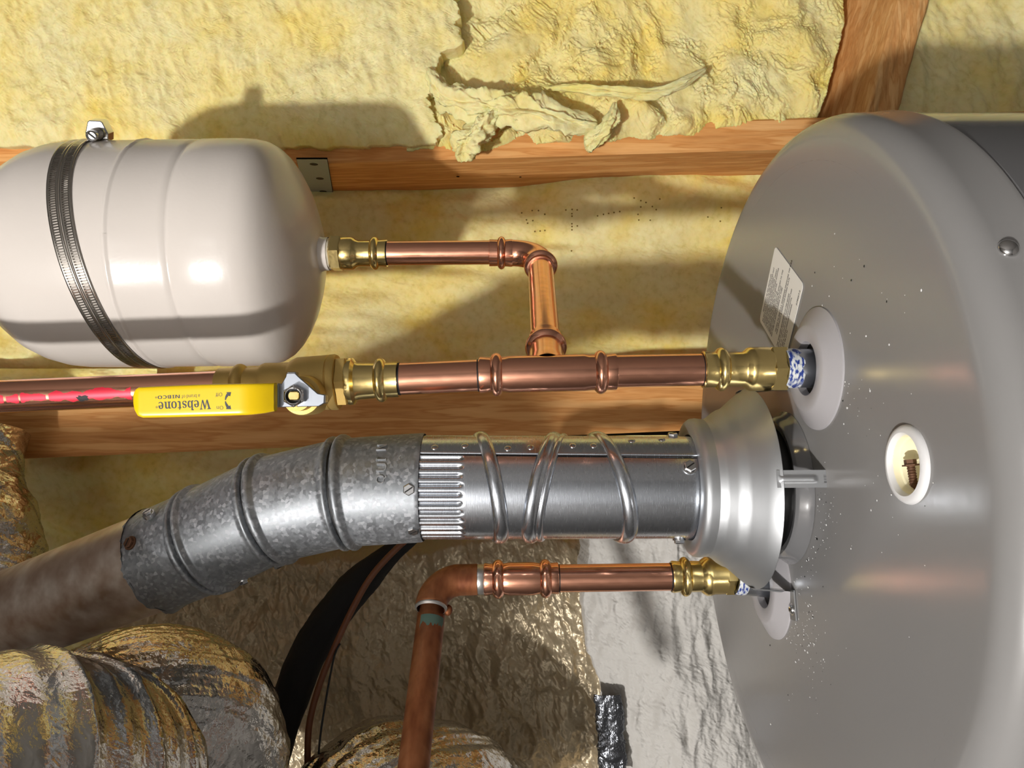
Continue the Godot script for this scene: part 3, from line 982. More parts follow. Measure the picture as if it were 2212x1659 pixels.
func draft_hood() -> void:
	var vc := vent_c()
	var t := thing("draft_hood", "flared dull silver draft hood standing on legs over the heater flue", "draft hood", Vector3(HX, vc.y, vc.z))
	var xf := Transform3D(Basis(), Vector3(0, vc.y, vc.z))
	var mb := MB.new()
	mb.lathe(xf, [Vector2(0.150, 0.0385), Vector2(0.1345, 0.0400), Vector2(0.1335, 0.0415), Vector2(0.1335, 0.0480), Vector2(0.1345, 0.0505), Vector2(0.1365, 0.0520), Vector2(0.1395, 0.0524), Vector2(0.1440, 0.0517), Vector2(0.1475, 0.0518), Vector2(0.1510, 0.0538), Vector2(0.1550, 0.0572), Vector2(0.1580, 0.0590), Vector2(0.1610, 0.0600), Vector2(0.1640, 0.0622), Vector2(0.1720, 0.0692), Vector2(0.1790, 0.0748), Vector2(0.1802, 0.0752), Vector2(0.1806, 0.0748), Vector2(0.1790, 0.0738), Vector2(0.1640, 0.0612), Vector2(0.1500, 0.0525), Vector2(0.1400, 0.0510), Vector2(0.1360, 0.0470)], 120)
	part(t, "hood", mb, M.hood)
	for k in 4:
		var ph := deg_to_rad(12.0 - 90.0 * k)
		var rd := Vector3(0, sin(ph), cos(ph))
		var tg := Vector3(0, cos(ph), -sin(ph))
		var top := xf.origin + Vector3(0.1775, 0, 0) + rd * 0.0738
		var foot := xf.origin + Vector3(HX, 0, 0) + rd * 0.0765
		var x := (foot - top).normalized()
		var nn := x.cross(tg).normalized()
		if nn.dot(rd) < 0: nn = -nn
		var L := top.distance_to(foot)
		mb = MB.new()
		mb.grid(20, 40, func(u, v):
			var s: float = (u - 0.5) * 2.0
			var e: float = exp(-pow(s / 0.34, 4.0)) * smoothstep(0.02, 0.12, v) * smoothstep(0.84, 0.72, v)
			return top + x * (L * (v * 1.04 - 0.04)) + tg * (s * 0.0058) + nn * (0.0004 + e * 0.0014), false, true)
		mb.grid(1, 1, func(u, v): return top + x * (L * (v * 1.04 - 0.04)) + tg * ((u - 0.5) * 0.0116) - nn * 0.0004, false, false)
		var lg := part(t, "leg", mb, M.hood)
		if k == 0:
			mb = MB.new()
			mb.box(Transform3D(Basis(x, tg, nn), foot - x * 0.0004), Vector3(0.003, 0.0062, 0.0008), 0.0002)
			part(lg, "tab", mb, M.hood)
		if k == 1:
			mb = MB.new()
			var fc := foot + rd * 0.010 - Vector3(0.0008, 0, 0)
			mb.box(Transform3D(Basis(rd, tg, rd.cross(tg)), fc), Vector3(0.022, 0.0116, 0.0010), 0.0003)
			part(lg, "foot", mb, M.hood)
			var pf := [Vector2(0, 0.0048), Vector2(0.0008, 0.0046)]
			for q in 7: pf.append(Vector2(0.0008 + 0.0024 * sin(PI / 2 * q / 6.0), 0.0034 * cos(PI / 2 * q / 6.0) + 0.00001))
			part(lg, "foot_screw", lathe_at(fc + rd * 0.003, Vector3(-1, 0, 0), pf, 24), M.steel)
	# upper right hex screw stands on the vent pipe

func vent() -> void:
	var vc := vent_c()
	var c := Vector3(0, vc.y, vc.z)
	var R := 0.0393
	var t := thing("vent_pipe", "shiny galvanised three-inch vent pipe with three slanted swivel beads and crimped end", "vent pipe", Vector3(0.15, vc.y, vc.z))
	var beads := [[-0.0171, -0.0065, 0.0066], [0.0258, 0.0081, -0.0081], [0.0740, -0.0086, 0.0080]]
	var xs := (915.0 - 1106) / F * 0.565
	var xe := 0.150
	var mb := MB.new()
	var crimp_end := (1000.0 - 1106) / F * 0.55
	# four swivel sections meet in the tilted beads
	var cuts := [[xs - 0.006, 0.0, 0.0]] + beads + [[xe, 0.0, 0.0]]
	for k in 4:
		var a: Array = cuts[k]
		var b: Array = cuts[k + 1]
		mb = MB.new()
		var nv := 90 if k == 0 else 24
		mb.grid(360 if k == 0 else 120, nv, func(u, v):
			var an: float = u * TAU
			var ny := sin(an)
			var nz := cos(an)
			var x := lerpf(a[0] + a[1] * ny + a[2] * nz, b[0] + b[1] * ny + b[2] * nz, v)
			var r := R - 0.0002 * k
			if k == 0:
				var cr := smoothstep(crimp_end + 0.003, crimp_end - 0.003, x)
				var fl := pow(0.5 + 0.5 * cos(an * 36.0), 2.5)
				r -= 0.0022 * cr * fl
			return c + Vector3(x, r * ny, r * nz), true, false)
		part(t, "section", mb, M.galv)
	for q in beads.size():
		var bd: Array = beads[q]
		mb = MB.new()
		var nb := 28
		mb.grid(140, nb, func(u, v):
			var an: float = u * TAU
			var ny := sin(an)
			var nz := cos(an)
			var w = (v - 0.5) * (0.0115 if q != 1 else 0.0165)
			var s: float = v * 2.0 - 1.0
			var r := R - 0.0004
			if q != 1: r += 0.0036 * pow(maxf(0.0, 1.0 - s * s), 0.6)
			else: r += 0.0034 * pow(maxf(0.0, 1.0 - pow((s + 0.28) / 0.62, 2.0)), 0.6) + 0.0022 * pow(maxf(0.0, 1.0 - pow((s - 0.62) / 0.36, 2.0)), 0.6)
			return c + Vector3(bd[0] + bd[1] * ny + bd[2] * nz + w, r * ny, r * nz), true, false)
		part(t, "swivel_bead", mb, M.galv)
	# lapped seam and its rivets
	var sa := asin(clampf((1052.0 - 972.0) / 113.0, -1, 1))
	mb = MB.new()
	mb.grid(24, 60, func(u, v):
		var an: float = sa + (u - 0.02) * 0.62 - 0.06 * v
		var lip: float = 0.0009 if u > 0.02 else -0.0008
		var x := lerpf(xs + 0.001, 0.134, v)
		return c + Vector3(x, (R + lip) * sin(an), (R + lip) * cos(an)), false, true)
	var seam := part(t, "lapped_seam", mb, M.galv)
	mb = MB.new()
	mb.grid(2, 60, func(u, v):
		var an: float = sa - 0.022 + u * 0.030 - 0.06 * v
		return c + Vector3(lerpf(xs + 0.001, 0.134, v), (R + 0.00035) * sin(an), (R + 0.00035) * cos(an)), false, true)
	part(seam, "seam_gap", mb, M.dark)
	for q in [[939, 962], [1004, 959], [1097, 964], [1146, 962], [1237, 959], [1282, 959], [1364, 950], [1429, 948]]:
		var h := asin(clampf((1052.0 - q[1]) / 112.0, -1, 1))
		var nn := Vector3(0, sin(h), cos(h))
		var Z := 0.565 - R * cos(h)
		var pos := c + nn * (R + 0.0008)
		pos.x = (q[0] - 1106.0) / F * Z
		var pf := []
		for k in 7: pf.append(Vector2(0.0012 * sin(PI / 2 * k / 6.0), 0.0028 * cos(PI / 2 * k / 6.0) + 0.00001))
		part(t, "rivet", lathe_at(pos, nn, pf, 20), M.steel)
	for q in [[1490, 997, 0.0045], [1467, 1160, 0.0038], [1453, 932, 0.0038]]:
		var h := asin(clampf((1052.0 - q[1]) / 113.0, -1, 1))
		if q[1] > 1150: h = -1.35
		if q[1] < 940: h = 1.40
		var nn := Vector3(0, sin(h), cos(h))
		var pos := c + nn * R
		pos.x = (q[0] - 1106.0) / F * (0.565 - R * cos(h))
		hex_screw(t, pos, nn, q[2], M.steel)
	vent_elbow(c, R)

func vent_elbow(vc: Vector3, R0: float) -> void:
	var t := thing("vent_elbow", "mottled galvanised vent elbow of four swivel gores with ragged end", "vent elbow", P(750, 1060, 0.565))
	var R := 0.0412
	var C := [P(917, 1052, 0.565), P(745, 1063, 0.567), P(585, 1100, 0.572), P(451, 1164, 0.580), P(347, 1208, 0.588)]
	var N := [Vector3(-1, 0, 0)]
	for k in range(1, 4): N.append(((C[k] - C[k - 1]).normalized() + (C[k + 1] - C[k]).normalized()).normalized())
	N.append((C[4] - C[3]).normalized())
	for k in 4:
		var a: Vector3 = C[k]
		var b: Vector3 = C[k + 1]
		var L := a.distance_to(b)
		var rings := []
		var steps := 40
		for s in steps + 1:
			var x0 := 0.0 if k == 0 else 0.0003
			var x1 := L - (0.0003 if k < 3 else 0.0)
			var x := lerpf(x0, x1, float(s) / steps)
			var r := R
			if k > 0 and s == 0 or k < 3 and s == steps: r = R - 0.0025
			# rolled bead at a swivel joint
			if k > 0:
				var d := x / 0.0065
				if d < 1.0 and s > 0: r += 0.0030 * pow(maxf(0.0, 1.0 - pow(d * 2.0 - 1.0, 2.0)), 0.6) - 0.0006 * (1.0 - d)
			if k < 3:
				var d := (L - x) / (0.0075 if k != 2 else 0.006)
				if d < 1.0 and s < steps: r += 0.0036 * pow(maxf(0.0, 1.0 - pow(d * 2.0 - 1.0, 2.0)), 0.6) - 0.0006 * (1.0 - d)
			if k == 0 and s == 0: r = R - 0.0006
			rings.append([a.lerp(b, x / L), N[k].lerp(N[k + 1], x / L), r])
		var mb := MB.new()
		mb.loft(rings, 96, false)
		if k == 3:
			# ragged flared lip
			for w in mb.v.size():
				var s := w / 97
				if s > 34:
					var f := (s - 34) / 6.0
					var p := mb.v[w]
					var j := nmid.get_noise_3d(p.x * 2.0, p.y * 2.0, p.z * 2.0)
					mb.v[w] = p + N[4] * (0.004 * f * j) + (p - C[4]).normalized() * (0.0022 * f * (0.4 + j))
		part(t, "gore", mb, M.spangle)
		if k == 3:
			var lip := MB.new()
			lip.loft([[C[4] - N[4] * 0.0015, N[4], R + 0.0011], [C[4] - N[4] * 0.0005, N[4], R - 0.0008]], 64)
			part(t, "end_lip", lip, M.dark)
		else:
			var gap := MB.new()
			gap.loft([[b - N[k + 1] * 0.002, N[k + 1], R - 0.0008], [b + N[k + 1] * 0.002, N[k + 1], R - 0.0008]], 64)
			part(t, "joint_gap", gap, M.dark)
	# screws
	for q in [[900, 1041, 0.0044, 917, 1052], [905, 1126, 0.0040, 917, 1052], [349, 1100, 0.0036, 375, 1195], [608, 1213, 0.0036, 560, 1112], [536, 1252, 0.0036, 490, 1145]]:
		var ctr := P(q[0], q[4], 0.567)
		if q[0] < 800: ctr = P(q[3], q[4], 0.577)
		var dirp := P(q[0], q[1], ctr.z * -1.0) - ctr
		dirp.x = 0 if q[0] > 800 else dirp.x
		var hh := minf(dirp.length(), R * 0.985)
		var nn := (dirp.normalized() * hh + Vector3(0, 0, sqrt(maxf(0.0, R * R - hh * hh)))).normalized()
		hex_screw(t, ctr + nn * R, nn, q[2], M.steel)
	# embossed lettering round the first gore
	var gm := P(830, 1057, 0.566)
	var word := "QUIN"
	for k in word.length():
		var h := asin(clampf((1057.0 - [1022.0, 999.0, 980.0, 962.0][k]) / 116.0, -1, 1))
		var nn := Vector3(0, sin(h), cos(h))
		var up := Vector3(-1, 0, 0)
		var right := up.cross(nn)
		var at := gm + nn * (R - 0.0001)
		at.x = (835.0 - 1106) / F * (0.566 - R * cos(h))
		lettering(t, "embossed_letter", word[k], at - right * 0.0031, right, up, 0.0062 if word[k] != "I" else 0.0015, 0.0072, M.hood, false, false, 0.0024)
	var h8 := asin((1057.0 - 981.0) / 116.0)
	var n8 := Vector3(0, sin(h8), cos(h8))
	var u8 := Vector3(-1, 0, 0)
	var p8 := gm + n8 * (R - 0.0001)
	p8.x = (880.0 - 1106) / F * (0.566 - R * cos(h8))
	lettering(t, "embossed_letter", "3", p8 - u8.cross(n8) * 0.002, u8.cross(n8), u8, 0.0042, 0.0062, M.hood, false, false, 0.0024)
	# old flue pipe beyond
	var fb := P(-10, 1345, 0.640)
	var fd: Vector3 = (fb - C[4]).normalized()
	var fa: Vector3 = C[4] - fd * 0.012
	var fp := thing("flue_pipe", "dull brownish-grey metal flue pipe running off the left edge", "flue pipe", fb)
	var mb := MB.new()
	mb.loft([[fa, fd, 0.0396], [fa + fd * 0.15, fd, 0.0398], [fa + fd * 0.45, fd, 0.0398]], 96)
	part(fp, "pipe", mb, M.flue)
	var q0 := P(262, 1168, 0.545)
	var cc := fa + fd * (q0 - fa).dot(fd)
	hex_screw(fp, cc + (q0 - cc).normalized() * 0.0403, (q0 - cc).normalized(), 0.0042, M.rust)

# press-fit brass adapter seen along a pixel axis
func hexed(r0: float) -> Callable:
	return func(a, t, r): return r - 0.00055 * (0.5 + 0.5 * cos(6.0 * t)) if r < r0 else r

func main_line() -> void:
	var Z := 0.512
	# hot adapter on the heater nipple
	var ax := axis(1500, 798.5, 1760, 796.0, Z)
	var t := thing("brass_adapter", "brass press adapter with hex end on the blue-sealed heater nipple", "pipe fitting", P(1692, 796, Z), "")
	part(t, "body", lat(ax, [[1518, 35], [1517, 39], [1519, 40.5], [1521, 39], [1543, 38.5], [1545, 1570, 38.5, 47.5], [1573, 38], [1602, 37.5], [1607, 40], [1613, 45.5], [1619, 47.5], [1625, 47.6], [1658, 48], [1662, 47]], 60, hexed(0.0128)), M.brass)
	part(t, "hex_end", lat(ax, [[1658, 40], [1658, 49], [1661, 53], [1690, 53], [1693, 50], [1693, 30]], 6, null, true), M.brass)
	# copper nipple between adapter and tee
	ax = axis(1310, 802.2, 1530, 798.2, Z)
	t = thing("copper_pipe", "short bright copper pipe between the tee and the heater adapter", "pipe", P(1425, 800, Z))
	part(t, "tube", lat(ax, [[1300, 34.8], [1540, 34.8]]), M.copper)
	part(t, "marker_ring", lat(ax, [[1514.5, 35.1], [1516.8, 35.1]]), M.dark)
	# tee
	ax = axis(1036, 810.5, 1330, 803.0, Z)
	t = thing("copper_tee", "copper press tee joining the branch to the long line", "pipe fitting", P(1183, 807, Z))
	part(t, "run", lat(ax, [[1036, 36], [1036, 39], [1038, 39.6], [1060, 38.5], [1060, 1085, 38.5, 47.5], [1090, 38.7], [1100, 39.8], [1262, 39.8], [1272, 38.8], [1284, 38.5], [1284, 1310, 38.5, 47.5], [1312, 38.8], [1329, 39.5], [1331, 39], [1331, 36]], 64, hexed(0.0125)), M.copper)
	var b0 := P(1183, 807, Z)
	var b1 := P(1168, 570, 0.690)
	var bd := (b1 - b0).normalized()
	var bl := b0.distance_to(b1)
	var mb := MB.new()
	var f := frame(b0, b1)
	var bp := [Vector2(0.004, 0.0136), Vector2(0.012, 0.0134), Vector2(0.016, 0.0127), Vector2(0.034, 0.0125)]
	for k in 9: bp.append(Vector2(0.035 + 0.0085 * k / 8.0, 0.0124 + 0.0030 * pow(sin(PI * k / 8.0), 0.75)))
	bp += [Vector2(0.045, 0.0124), Vector2(0.0515, 0.0127), Vector2(0.052, 0.0115)]
	mb.lathe(f, bp, 56)
	part(t, "branch_socket", mb, M.copper)
	for q in [[0.0, 0.0]]:
		pass
	# copper between valve and tee
	ax = axis(855, 819.0, 1050, 810.5, Z)
	t = thing("copper_pipe", "short bright copper pipe between the brass valve and the tee", "pipe", P(950, 815, Z))
	part(t, "tube", lat(ax, [[850, 34.8], [1045, 34.6]]), M.copper)
	part(t, "marker_ring", lat(ax, [[1031.5, 35.0], [1034.5, 35.0]]), M.dark)
	part(t, "marker_ring", lat(ax, [[861.5, 35.2], [865.5, 35.2]]), M.dark)
	ball_valve(Z)
	# long copper pipe with a red stripe
	ax = axis(-40, 857.7, 478, 836.0, Z)
	t = thing("copper_pipe", "long copper pipe with a worn red printed stripe at the left edge", "pipe", P(100, 852, Z))
	part(t, "tube", lat(ax, [[-900, 34.8], [482, 34.8]]), M.copper)
	var r0 := 34.95 * Z / F
	for e in [[-60.0, 30.0], [36.0, 62.0], [66.0, 120.0], [126.0, 300.0]]:
		mb = MB.new()
		mb.grid(16, 60, func(u, v):
			var x: float = (lerpf(e[0], e[1], v) - ax.xa) / (ax.xb - ax.xa) * ax.ln
			var wob: float = nmid.get_noise_2d(x * 2.0, 4.0) * 0.13
			var an = -0.16 + (u - 0.5) * (0.56 + nmid.get_noise_2d(x * 3.0, 9.0) * 0.5) + wob
			return ax.xf * Vector3(x, r0 * sin(an), r0 * cos(an)), false, true)
		part(t, "red_stripe", mb, M.red, "worn red stripe printed on the copper")
	mb = MB.new()
	mb.grid(24, 8, func(u, v):
		var rr: float = v * (1.0 + 0.5 * nmid.get_noise_2d(cos(u * TAU) * 0.05, sin(u * TAU) * 0.05))
		var x: float = (196.0 - ax.xa) / (ax.xb - ax.xa) * ax.ln + cos(u * TAU) * rr * 0.0042
		var an: float = -0.36 + sin(u * TAU) * rr * 0.19
		return ax.xf * Vector3(x, (r0 + 0.00008) * sin(an), (r0 + 0.00008) * cos(an)), true, false)
	part(t, "dark_smudge", mb, M.dark)

func ball_valve(Z: float) -> void:
	var t := thing("ball_valve", "brass ball valve with long yellow-gripped lever handle", "valve", P(680, 828, Z))
	var ax := axis(478, 836.0, 860, 819.5, Z)
	part(t, "inlet_socket", lat(ax, [[474, 35], [474, 39.5], [477, 40.5], [506, 39.5], [507, 534, 39.5, 48.5], [536, 39.5], [566, 40.5], [572, 43], [604, 44]], 56, hexed(0.0128)), M.brass_cast)
	part(t, "body", lat(ax, [[566, 30], [568, 45], [576, 48], [600, 47], [628, 47.5], [634, 52], [646, 57], [690, 58.5], [712, 59.5], [713.5, 58], [714.5, 58], [716, 60], [726, 60.5], [731, 58], [733, 50]], 72), M.brass_cast)
	part(t, "body_hex", lat(ax, [[732, 45], [732, 54], [734, 57], [752, 57], [754, 54], [754, 45]], 6, null, true), M.brass_cast)
	part(t, "outlet_socket", lat(ax, [[750, 40], [751, 49.5], [754, 51], [764, 50.5], [767, 46], [770, 41.5], [776, 40.2], [808, 38.5], [811, 835, 38.5, 48], [838, 38.4], [858, 38.6], [861, 39], [861.5, 35]], 64, hexed(0.0129)), M.brass)
	# stem bonnet towards the viewer
	var pz := 0.470     # depth of the lever plate
	var sc := P(639, 855, pz)
	var fr := frame(Vector3(sc.x, sc.y, -Z + 0.004), Vector3(sc.x, sc.y, -0.40))
	var mb := MB.new()
	var top := Z - 0.004 - pz
	mb.lathe(fr, [Vector2(0.0, 0.0135), Vector2(top - 0.014, 0.0132), Vector2(top - 0.012, 0.0125), Vector2(top - 0.0115, 0.0100), Vector2(top - 0.001, 0.0098), Vector2(top - 0.001, 0.003)], 48)
	part(t, "bonnet", mb, M.brass_cast)
	# lever: plate, joggle and steel under the grip
	var pl := PackedVector2Array()
	for q in [[600, 828], [608, 829], [617, 814], [619, 806], [637, 806], [645, 814], [686, 850], [701, 853], [700, 871], [688, 878], [600, 880]]:
		var w := P(q[0], q[1], pz)
		pl.append(Vector2(w.x, w.y))
	mb = MB.new()
	mb.prism(Transform3D(Basis(), Vector3(0, 0, -pz)), pl, -0.0024, 0.0, 0.0004)
	var lv := part(t, "lever_plate", mb, M.lever, "shiny steel lever plate")
	for q in [[619, 806, 638, 808], [689, 852, 702, 872]]:
		mb = MB.new()
		var a := P(q[0], q[1], pz)
		var b := P(q[2], q[3], pz)
		mb.box(Transform3D(Basis(), (a + b) / 2 - Vector3(0, 0, 0.0045)), Vector3(absf(b.x - a.x), maxf(0.0022, absf(b.y - a.y)), 0.007), 0.0006)
		part(lv, "stop_tab", mb, M.steel)
	# grip: swept flat section that bends back to the plate
	var gz := 0.452
	var g := [P(604, 854, pz + 0.001), P(594, 855, pz), P(582, 858, gz + 0.0135), P(568, 860, gz + 0.010), P(534, 861, gz + 0.005), P(440, 866, gz + 0.0035), P(300, 872, gz + 0.0035)]
	mb = MB.new()
	mb.grid(24, 40, func(u, v):
		var q := sample(g, v * 0.45)
		var an: float = u * TAU
		var cs := cos(an)
		var sn := sin(an)
		return q + Vector3(0, 0.0073 * signf(cs) * pow(absf(cs), 0.35), 0.0012 * signf(sn) * pow(absf(sn), 0.5)), true, true)
	part(t, "lever_arm", mb, M.plate, "grey steel lever arm")
	var top_y := [Vector2(282, 869), Vector2(284, 850), Vector2(289, 841), Vector2(297, 836), Vector2(340, 834), Vector2(440, 830), Vector2(540, 828), Vector2(579, 827)]
	var bot_y := [Vector2(282, 869), Vector2(287, 887), Vector2(295, 899), Vector2(306, 903), Vector2(360, 902), Vector2(470, 899), Vector2(534, 897), Vector2(562, 894), Vector2(584, 889)]
	mb = MB.new()
	mb.grid(40, 110, func(u, v):
		var x := lerpf(282.0, 581.0, pow(v, 1.25))
		var an: float = u * TAU
		var cs := cos(an)
		var sn := sin(an)
		var yt := lin(top_y, x)
		var yb := lin(bot_y, x)
		var ym := (yt + yb) / 2
		var hh := (yb - yt) / 2 * gz / F
		var back := 0.009 * pow(maxf(0.0, (x - 515.0) / 66.0), 2.0)
		var th := 0.0036 * minf(1.0, sqrt(maxf(0.0, (x - 282.0) / 16.0)))
		var p := P(x, ym, gz)
		return p + Vector3(0, hh * signf(cs) * pow(absf(cs), 0.30), -0.0036 - back + th * signf(sn) * pow(absf(sn), 0.45)), true, false)
	var endp := P(581, 858, gz + 0.0206)
	var grip := part(t, "grip", mb, M.yellow, "yellow plastic lever grip printed in grey")
	var l := Vector3(-1, 0, 0)
	var u0 := Vector3(0, -1, 0)
	var zt := gz + 0.0001
	# text is upside down in the picture: reads along -x with its top along -y; the line leans with the lever
	var rt := (P(300, 872, gz) - P(534, 861, gz)).normalized()
	var upv := Vector3(-rt.y, rt.x, 0)
	if upv.y > 0: upv = -upv
	lettering(grip, "print", "Webstone", P(455, 863, zt), rt, upv, 113.0 * gz / F, 21.5 * gz / F, M.grey_print, true, true)
	lettering(grip, "print", "®", P(341, 877, zt), rt, upv, 5.0 * gz / F, 5.0 * gz / F, M.grey_print)
	lettering(grip, "print", "a brand of", P(432, 851.5, zt), rt, upv, 40.0 * gz / F, 8.0 * gz / F, M.grey_print)
	lettering(grip, "print", "NIBCO", P(388.5, 852.5, zt), rt, upv, 48.0 * gz / F, 7.5 * gz / F, M.grey_print, false, true)
	lettering(grip, "print", "®", P(339, 856.5, zt), rt, upv, 4.0 * gz / F, 4.0 * gz / F, M.grey_print)
	lettering(grip, "print", "On", P(482, 876.5, zt), rt, upv, 14.0 * gz / F, 8.0 * gz / F, M.grey_print)
	lettering(grip, "print", "Off", P(480, 848, zt), rt, upv, 15.0 * gz / F, 8.5 * gz / F, M.grey_print)
	for sg in [-1, 1]:
		var o := PackedVector2Array()
		# curved arrow: arc about a centre to the right of the words
		var cx := 507.0
		var cy := 865.5
		var rad := 20.0
		for k in 9:
			var an: float = PI + sg * (0.06 + 0.72 * k / 8.0)
			o.append(Vector2(cx + (rad + 1.2 + 2.0 * k / 8.0) * cos(an), cy + (rad + 1.2 + 2.0 * k / 8.0) * sin(an)))
		var ae: float = PI + sg * 0.78
		var tipa: float = PI + sg * 1.18
		o.append(Vector2(cx + (rad + 6.0) * cos(ae), cy + (rad + 6.0) * sin(ae)))
		o.append(Vector2(cx + rad * cos(tipa), cy + (rad) * sin(tipa)))
		o.append(Vector2(cx + (rad - 6.5) * cos(ae), cy + (rad - 6.5) * sin(ae)))
		for k in 9:
			var an: float = PI + sg * (0.06 + 0.72 * (8 - k) / 8.0)
			o.append(Vector2(cx + (rad - 1.2 - 2.0 * (8 - k) / 8.0) * cos(an), cy + (rad - 1.2 - 2.0 * (8 - k) / 8.0) * sin(an)))
		var w := PackedVector2Array()
		for p in o:
			var q := P(p.x, p.y, gz)
			w.append(Vector2(q.x, q.y))
		mb = MB.new()
		mb.prism(Transform3D(Basis(), Vector3(0, 0, -zt)), w, -0.0004, 0.00015)
		part(grip, "print_arrow", mb, M.grey_print, "grey curved arrow")
	# hex nut and stem
	var fr2 := frame(sc, sc + Vector3(0, 0, 0.02))
	mb = MB.new()
	mb.lathe(fr2, [Vector2(0, 0.0072), Vector2(0.0046, 0.0072), Vector2(0.0052, 0.0064), Vector2(0.0052, 0.0056)], 6, null, true)
	mb.lathe(fr2, [Vector2(0.0050, 0.0062), Vector2(0.0058, 0.0058), Vector2(0.0062, 0.0053), Vector2(0.0060, 0.0047), Vector2(0.0030, 0.0045)], 40)
	part(t, "lever_nut", mb, M.chrome, "steel hex nut on the valve stem")
	var o := PackedVector2Array()
	for k in 40:
		var an := TAU * k / 40
		o.append(Vector2(0.0036 * cos(an), clampf(0.0036 * sin(an), -0.0026, 0.0028)))
	mb = MB.new()
	mb.prism(Transform3D(Basis(), sc), o, 0.0, 0.0050, 0.0004)
	part(t, "stem", mb, M.brass, "flattened brass stem end")
	mb = MB.new()
	mb.disc(sc + Vector3(0, 0, 0.0031), Vector3(0, 0, 1), 0.0046, 24)
	part(t, "nut_bore", mb, M.dark)

func sample(pts: Array, t: float) -> Vector3:
	var s := clampf(t, 0.0, 0.99999) * (pts.size() - 1)
	var k := int(s)
	var f := s - k
	var p0: Vector3 = pts[maxi(k - 1, 0)]
	var p3: Vector3 = pts[mini(k + 2, pts.size() - 1)]
	return pts[k].cubic_interpolate(pts[k + 1], p0, p3, f)

func lin(pts: Array, x: float) -> float:
	if x <= pts[0].x: return pts[0].y
	for k in pts.size() - 1:
		if x <= pts[k + 1].x: return lerpf(pts[k].y, pts[k + 1].y, (x - pts[k].x) / (pts[k + 1].x - pts[k].x))
	return pts[-1].y

func branch_line() -> void:
	var Z := 0.512
	var b0 := P(1183, 807, Z)
	var b1 := P(1166, 547, 0.700)
	var f := frame(b0, b1)
	var L := b0.distance_to(b1)
	var t := thing("copper_pipe", "bright copper branch pipe rising from the tee to the elbow", "pipe", b0.lerp(b1, 0.5))
	var mb := MB.new()
	mb.lathe(f, [Vector2(0.03, 0.0111), Vector2(L - 0.03, 0.0111)], 56)
	part(t, "tube", mb, M.copper)
	# elbow
	var dirb := (b1 - b0).normalized()
	var hx := Vector3(-1, 0.006, 0)
	var e := thing("copper_elbow", "copper press elbow turning the branch towards the white tank", "pipe fitting", b1)
	var r := 0.026
	var ce := b1 - dirb * r
	var c2 := b1 + hx * r
	var rings := []
	for k in 17:
		var an := PI / 2 * k / 16.0
		# quarter bend between the two legs
		var p := b1 - dirb * (r * (1.0 - sin(an))) + hx * (r * (1.0 - cos(an)))
		rings.append([p, (dirb * cos(an) + hx * sin(an)).normalized(), 0.01235])
	mb = MB.new()
	mb.loft(rings, 56)
	var el := part(e, "bend", mb, M.copper)
	var sock := [Vector2(-0.001, 0.0123), Vector2(0.0008, 0.0129), Vector2(0.0065, 0.0126)]
	for k in 9: sock.append(Vector2(0.0065 + 0.0075 * k / 8.0, 0.0124 + 0.0030 * pow(sin(PI * k / 8.0), 0.75)))
	sock += [Vector2(0.0142, 0.0124), Vector2(0.0215, 0.0126), Vector2(0.0220, 0.0112)]
	mb = MB.new()
	mb.lathe(frame(c2, c2 + hx), sock, 56, hexed(0.0128))
	part(e, "socket", mb, M.copper)
	mb = MB.new()
	var sock2 := [Vector2(-0.001, 0.0123)]
	for k in 9: sock2.append(Vector2(0.0005 + 0.0075 * k / 8.0, 0.0124 + 0.0030 * pow(sin(PI * k / 8.0), 0.75)))
	sock2 += [Vector2(0.0085, 0.0124), Vector2(0.0130, 0.0126), Vector2(0.0132, 0.0112)]
	mb.lathe(frame(ce, ce - dirb), sock2, 56)
	part(e, "socket", mb, M.copper)
	# horizontal pipe and the tank adapter
	var ax := axis(700, 548.0, 1100, 545.0, 0.700)
	t = thing("copper_pipe", "short bright copper pipe between the white tank adapter and the elbow", "pipe", P(938, 546, 0.70))
	part(t, "tube", lat(ax, [[825, 25.6], [1062, 25.6]]), M.copper)
	part(t, "marker_ring", lat(ax, [[836, 25.9], [838.2, 25.9]]), M.dark)
	t = thing("brass_adapter", "brass press adapter with hex end on the white tank nipple", "pipe fitting", P(776, 547, 0.70))
	part(t, "hex_end", lat(ax, [[715, 25], [715, 36], [718, 39.5], [737, 39.5], [740, 37], [740, 25]], 6, null, true), M.brass)
	part(t, "body", lat(ax, [[738, 34], [744, 35.5], [762, 35], [766, 33], [770, 29], [776, 28], [800, 28.3], [801, 819, 28.5, 35.5], [821, 28.5], [834, 29.2], [836, 29], [836, 25]], 56, hexed(0.0124)), M.brass)

